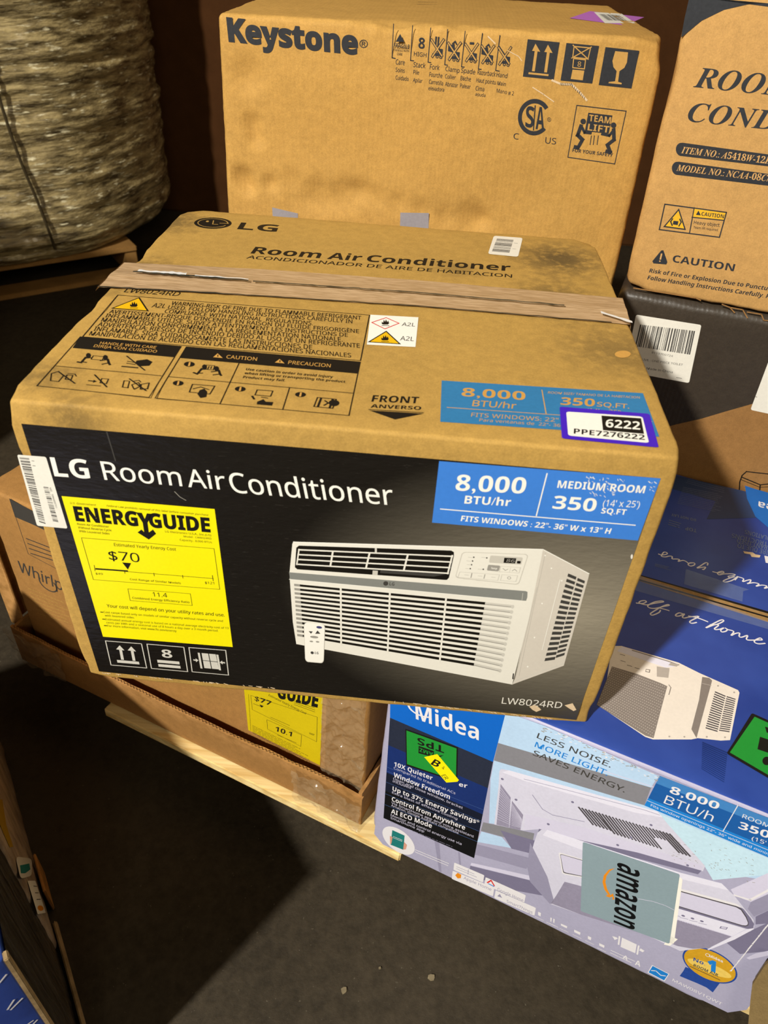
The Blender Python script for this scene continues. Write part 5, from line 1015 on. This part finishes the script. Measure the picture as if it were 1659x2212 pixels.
p = Print(GP, CN, .0025).z(0, 1740, 4.689); p.rrect([(150, 520), (320, 540), (315, 715), (200, 745)], 'grey_lite', 0, .2).poly([(195, 610), (290, 590), (302, 650), (250, 690), (205, 690)], 'teal', 1); p.obj('green_cap', gb, 'green cap under white plastic')
box_obj('floor_board', corners(b0+CU*.0+CN*.006, CN*.006, CU*.25, Z*.016), 'kraft_grey', gb, .002, label='pale board along the floor')
cardboard('kraft_scrap', (150, 106, 52), [], bump=.3)
sp = box_obj('cardboard_offcut', corners(CP+CU*.275+CN*.009+Z*(FLOOR-CP.z+.001), CN*.004, CU*.07, Z*.065), 'kraft_scrap', None, .0015)
tag(sp, 'small brown cardboard offcut standing against the grey wrapped bundle', 'cardboard')

# ------------------------------------------------------------------ shrink-wrapped load in the left background
fp = [(-1.90, 1.72), (-1.261, 2.118), (-1.129, 2.225), (-1.010, 2.344), (-.935, 2.498), (-.885, 2.69), (-.86, 2.90), (-.93, 3.15), (-1.2, 3.32), (-1.9, 3.34), (-2.45, 3.2), (-2.6, 2.6), (-2.3, 1.95)]
def catmull(P, t):
    n = len(P); i = int(t) % n; f_ = t-int(t); a, b_, c, d_ = [Vector((*P[(i+k-1) % n], 0)) for k in range(4)]
    return .5*((2*b_)+(c-a)*f_+(2*a-5*b_+4*c-d_)*f_*f_+(3*b_-a-3*c+d_)*f_**3)
m, nt, b = nmat('stretch_wrap'); v = coords(nt, (1.7, 1.7, 10))
c1 = ntex(nt, v, 5, 5, .65); c2 = ntex(nt, coords(nt, (3.4, 3.4, 18)), 5, 3)
col = mixc(nt, ramp(nt, c1, .36, .62), rgb((70, 58, 35)), rgb((190, 170, 120))); col = mixc(nt, ramp(nt, c2, .60, .70), col, rgb((245, 235, 195)))  # thin pale streaks paint film highlights into the wrap colour
nt.links.new(col, b.inputs['Base Color']); b.inputs['Roughness'].default_value = .22; b.inputs['Specular IOR Level'].default_value = .8; b.inputs['Coat Weight'].default_value = .5; b.inputs['Coat Roughness'].default_value = .15
bp = N(nt, 'ShaderNodeBump', i_Strength=.6, i_Distance=.03); nt.links.new(ntex(nt, coords(nt, (3, 3, 15)), 4, 5, .6), bp.inputs['Height']); nt.links.new(bp.outputs[0], b.inputs['Normal'])
wl_ = thing('wrapped_load', 'stretch-wrapped load of thin boards on a wooden pallet in the left background', 'pallet load', (-1.7, 2.8, -.4))
vs, fs = [], []; nu, nz = 220, 170
cen = Vector((-1.7, 2.7, 0))
for j in range(nz+1):
    z_ = -.395+1.55*j/nz; layer = int(j/3.4); rd = random.Random(layer); jx = (rd.random()-.5)*.035
    for i in range(nu):
        q = catmull(fp, i/nu*len(fp)); nrm = (q-cen).normalized()
        zz = z_+.05*noise.noise(Vector((q.x*1.1, q.y*1.1, 7)))
        sl = .012*noise.noise(Vector((q.x*1.0, q.y*1.0, zz*13)))+.016*noise.noise(Vector((q.x*5, q.y*5, zz*36)))+.003*noise.noise(Vector((q.x*11, q.y*11, zz*70+2)))
        q = q+nrm*(jx*.35+sl*.75)-nrm*(.05*max(0, 1-j/10)**2); vs.append((q.x, q.y, z_))
for j in range(nz):
    for i in range(nu): a = j*nu+i; c = j*nu+(i+1) % nu; fs.append((a, c, c+nu, a+nu))
fs.append(tuple(nz*nu+i for i in range(nu)))
link_mesh('wrapped_boards', vs, fs, ['stretch_wrap'], wl_, smooth=True)
ink('cord', (58, 48, 28), .6)
vs, fs = [], []
pts = []
for i in range(41):
    t = i/40; z_ = lerp(.75, -.34, t); u_ = 1.25+.95*t+.12*math.sin(t*9)*.3; q = catmull(fp, u_); q = q+(q-cen).normalized()*.022; pts.append(Vector((q.x, q.y, z_)))
for i, q in enumerate(pts):
    for kx in range(6): a = kx*math.pi/3; vs.append(q+Vector((math.cos(a)*.006, math.sin(a)*.006, 0)))
for i in range(40):
    for kx in range(6): a = i*6+kx; c = i*6+(kx+1) % 6; fs.append((a, c, c+6, a+6))
link_mesh('hanging_cord', vs, fs, ['cord'], wl_, smooth=True, label='thin dark cord hanging down the wrap')
bpal = thing('wood_pallet', 'old brown pallet under the stretch-wrapped load in the left background', 'pallet', (-1.7, 2.8, FLOOR))
ink('old_wood', (150, 112, 62), .8, .2, .15)
BU = Vector((.79, .61, 0)).normalized(); BD = Vector((-.61, .79, 0)).normalized(); B0 = Vector((-1.86, 1.75, 0))
for i in range(5): box_obj('deck_board', corners(B0+BD*(i*.2)+Z*-.425, BU*1.25, BD*.13, Z*.022), 'old_wood', bpal, .003)
for i in range(3): box_obj('stringer', corners(B0+BD*(.01)+BU*(.6*i)+Z*(FLOOR+.02), BU*.05, BD*.93, Z*.094), 'old_wood', bpal, .003)
for i in range(2): box_obj('bottom_board', corners(B0+BD*(.0+i*.82)+Z*FLOOR, BU*1.25, BD*.11, Z*.019), 'old_wood', bpal, .003)

# ------------------------------------------------------------------ cardboard sheet at the lower right, scraps on the floor
cardboard('kraft_sheet', (122, 102, 66), [], flute=(0, 0, 0), bump=.35)
bm = bmesh.new(); SP, SN = Vector((.905, -.255, FLOOR+.002)), Vector((-.42, -.88, .2)).normalized()
pp = Print(SP, SN).z(); outl = [(1625, 2128), (1652, 2086), (1664, 2076), (1790, 2130), (1800, 2330), (1700, 2330), (1611, 2290), (1616, 2215), (1621, 2160)]
P3 = [pp.at(q) for q in outl]
zmin = min(q.z for q in P3)
P3 = [q+Z*max(0, FLOOR+.002-q.z) for q in P3]
fr = [bm.verts.new(q) for q in P3]; bk_ = [bm.verts.new(q-SN*.005+Z*.0) for q in P3]
bm.faces.new(fr); bm.faces.new(bk_[::-1])
for i in range(len(fr)): j = (i+1) % len(fr); bm.faces.new([fr[j], fr[i], bk_[i], bk_[j]])
sh = bm_obj('cardboard_sheet', bm, 'kraft_sheet', None, smooth=False); tag(sh, 'grey-brown cardboard sheet leaning at the lower right corner beside the pallet', 'cardboard')
ink('debris', (120, 108, 84), .8, .15)
fpr = Print((0, 0, FLOOR), (0, 0, 1)).z()
for i, (x, y, r_, lb) in enumerate(((743, 2140, .006, 'pale paper scrap on the dark floor, left of the other scrap'), (932, 2112, .006, 'pale paper scrap on the dark floor, nearest the printed carton'), (820, 2092, .003, 'tiny pale speck between the two floor scraps'))):
    q = fpr.at((x, y)); rd = random.Random(i+40); bm = bmesh.new(); n = 7
    tp_ = [bm.verts.new(q+Vector((math.cos(a*2*math.pi/n)*r_*(.6+.6*rd.random()), math.sin(a*2*math.pi/n)*r_*(.5+.5*rd.random()), .0015+.002*rd.random()))) for a in range(n)]
    bt_ = [bm.verts.new(Vector((v_.co.x, v_.co.y, FLOOR+.0002))) for v_ in tp_]; bm.faces.new(tp_); bm.faces.new(bt_[::-1])
    for a in range(n): bm.faces.new([tp_[(a+1) % n], tp_[a], bt_[a], bt_[(a+1) % n]])
    tag(bm_obj('paper_scrap', bm, 'debris', None, smooth=False), lb, 'scrap', 'scraps on the floor')

# ------------------------------------------------------------------ unseen carton added outside the frame to shade the left background
nb = thing('shade_carton', 'plain brown carton added out of view at left to shade the background', 'carton', (-1.5, 1.0, FLOOR))
bm_obj('carton_body', carton_mesh(corners((-2.1, .62, FLOOR+.001), (1.12, 0, 0), (0, .8, 0), (0, 0, .84)), r=.008, step=.04, wear=.002, seed=31), 'kraft_low', nb)
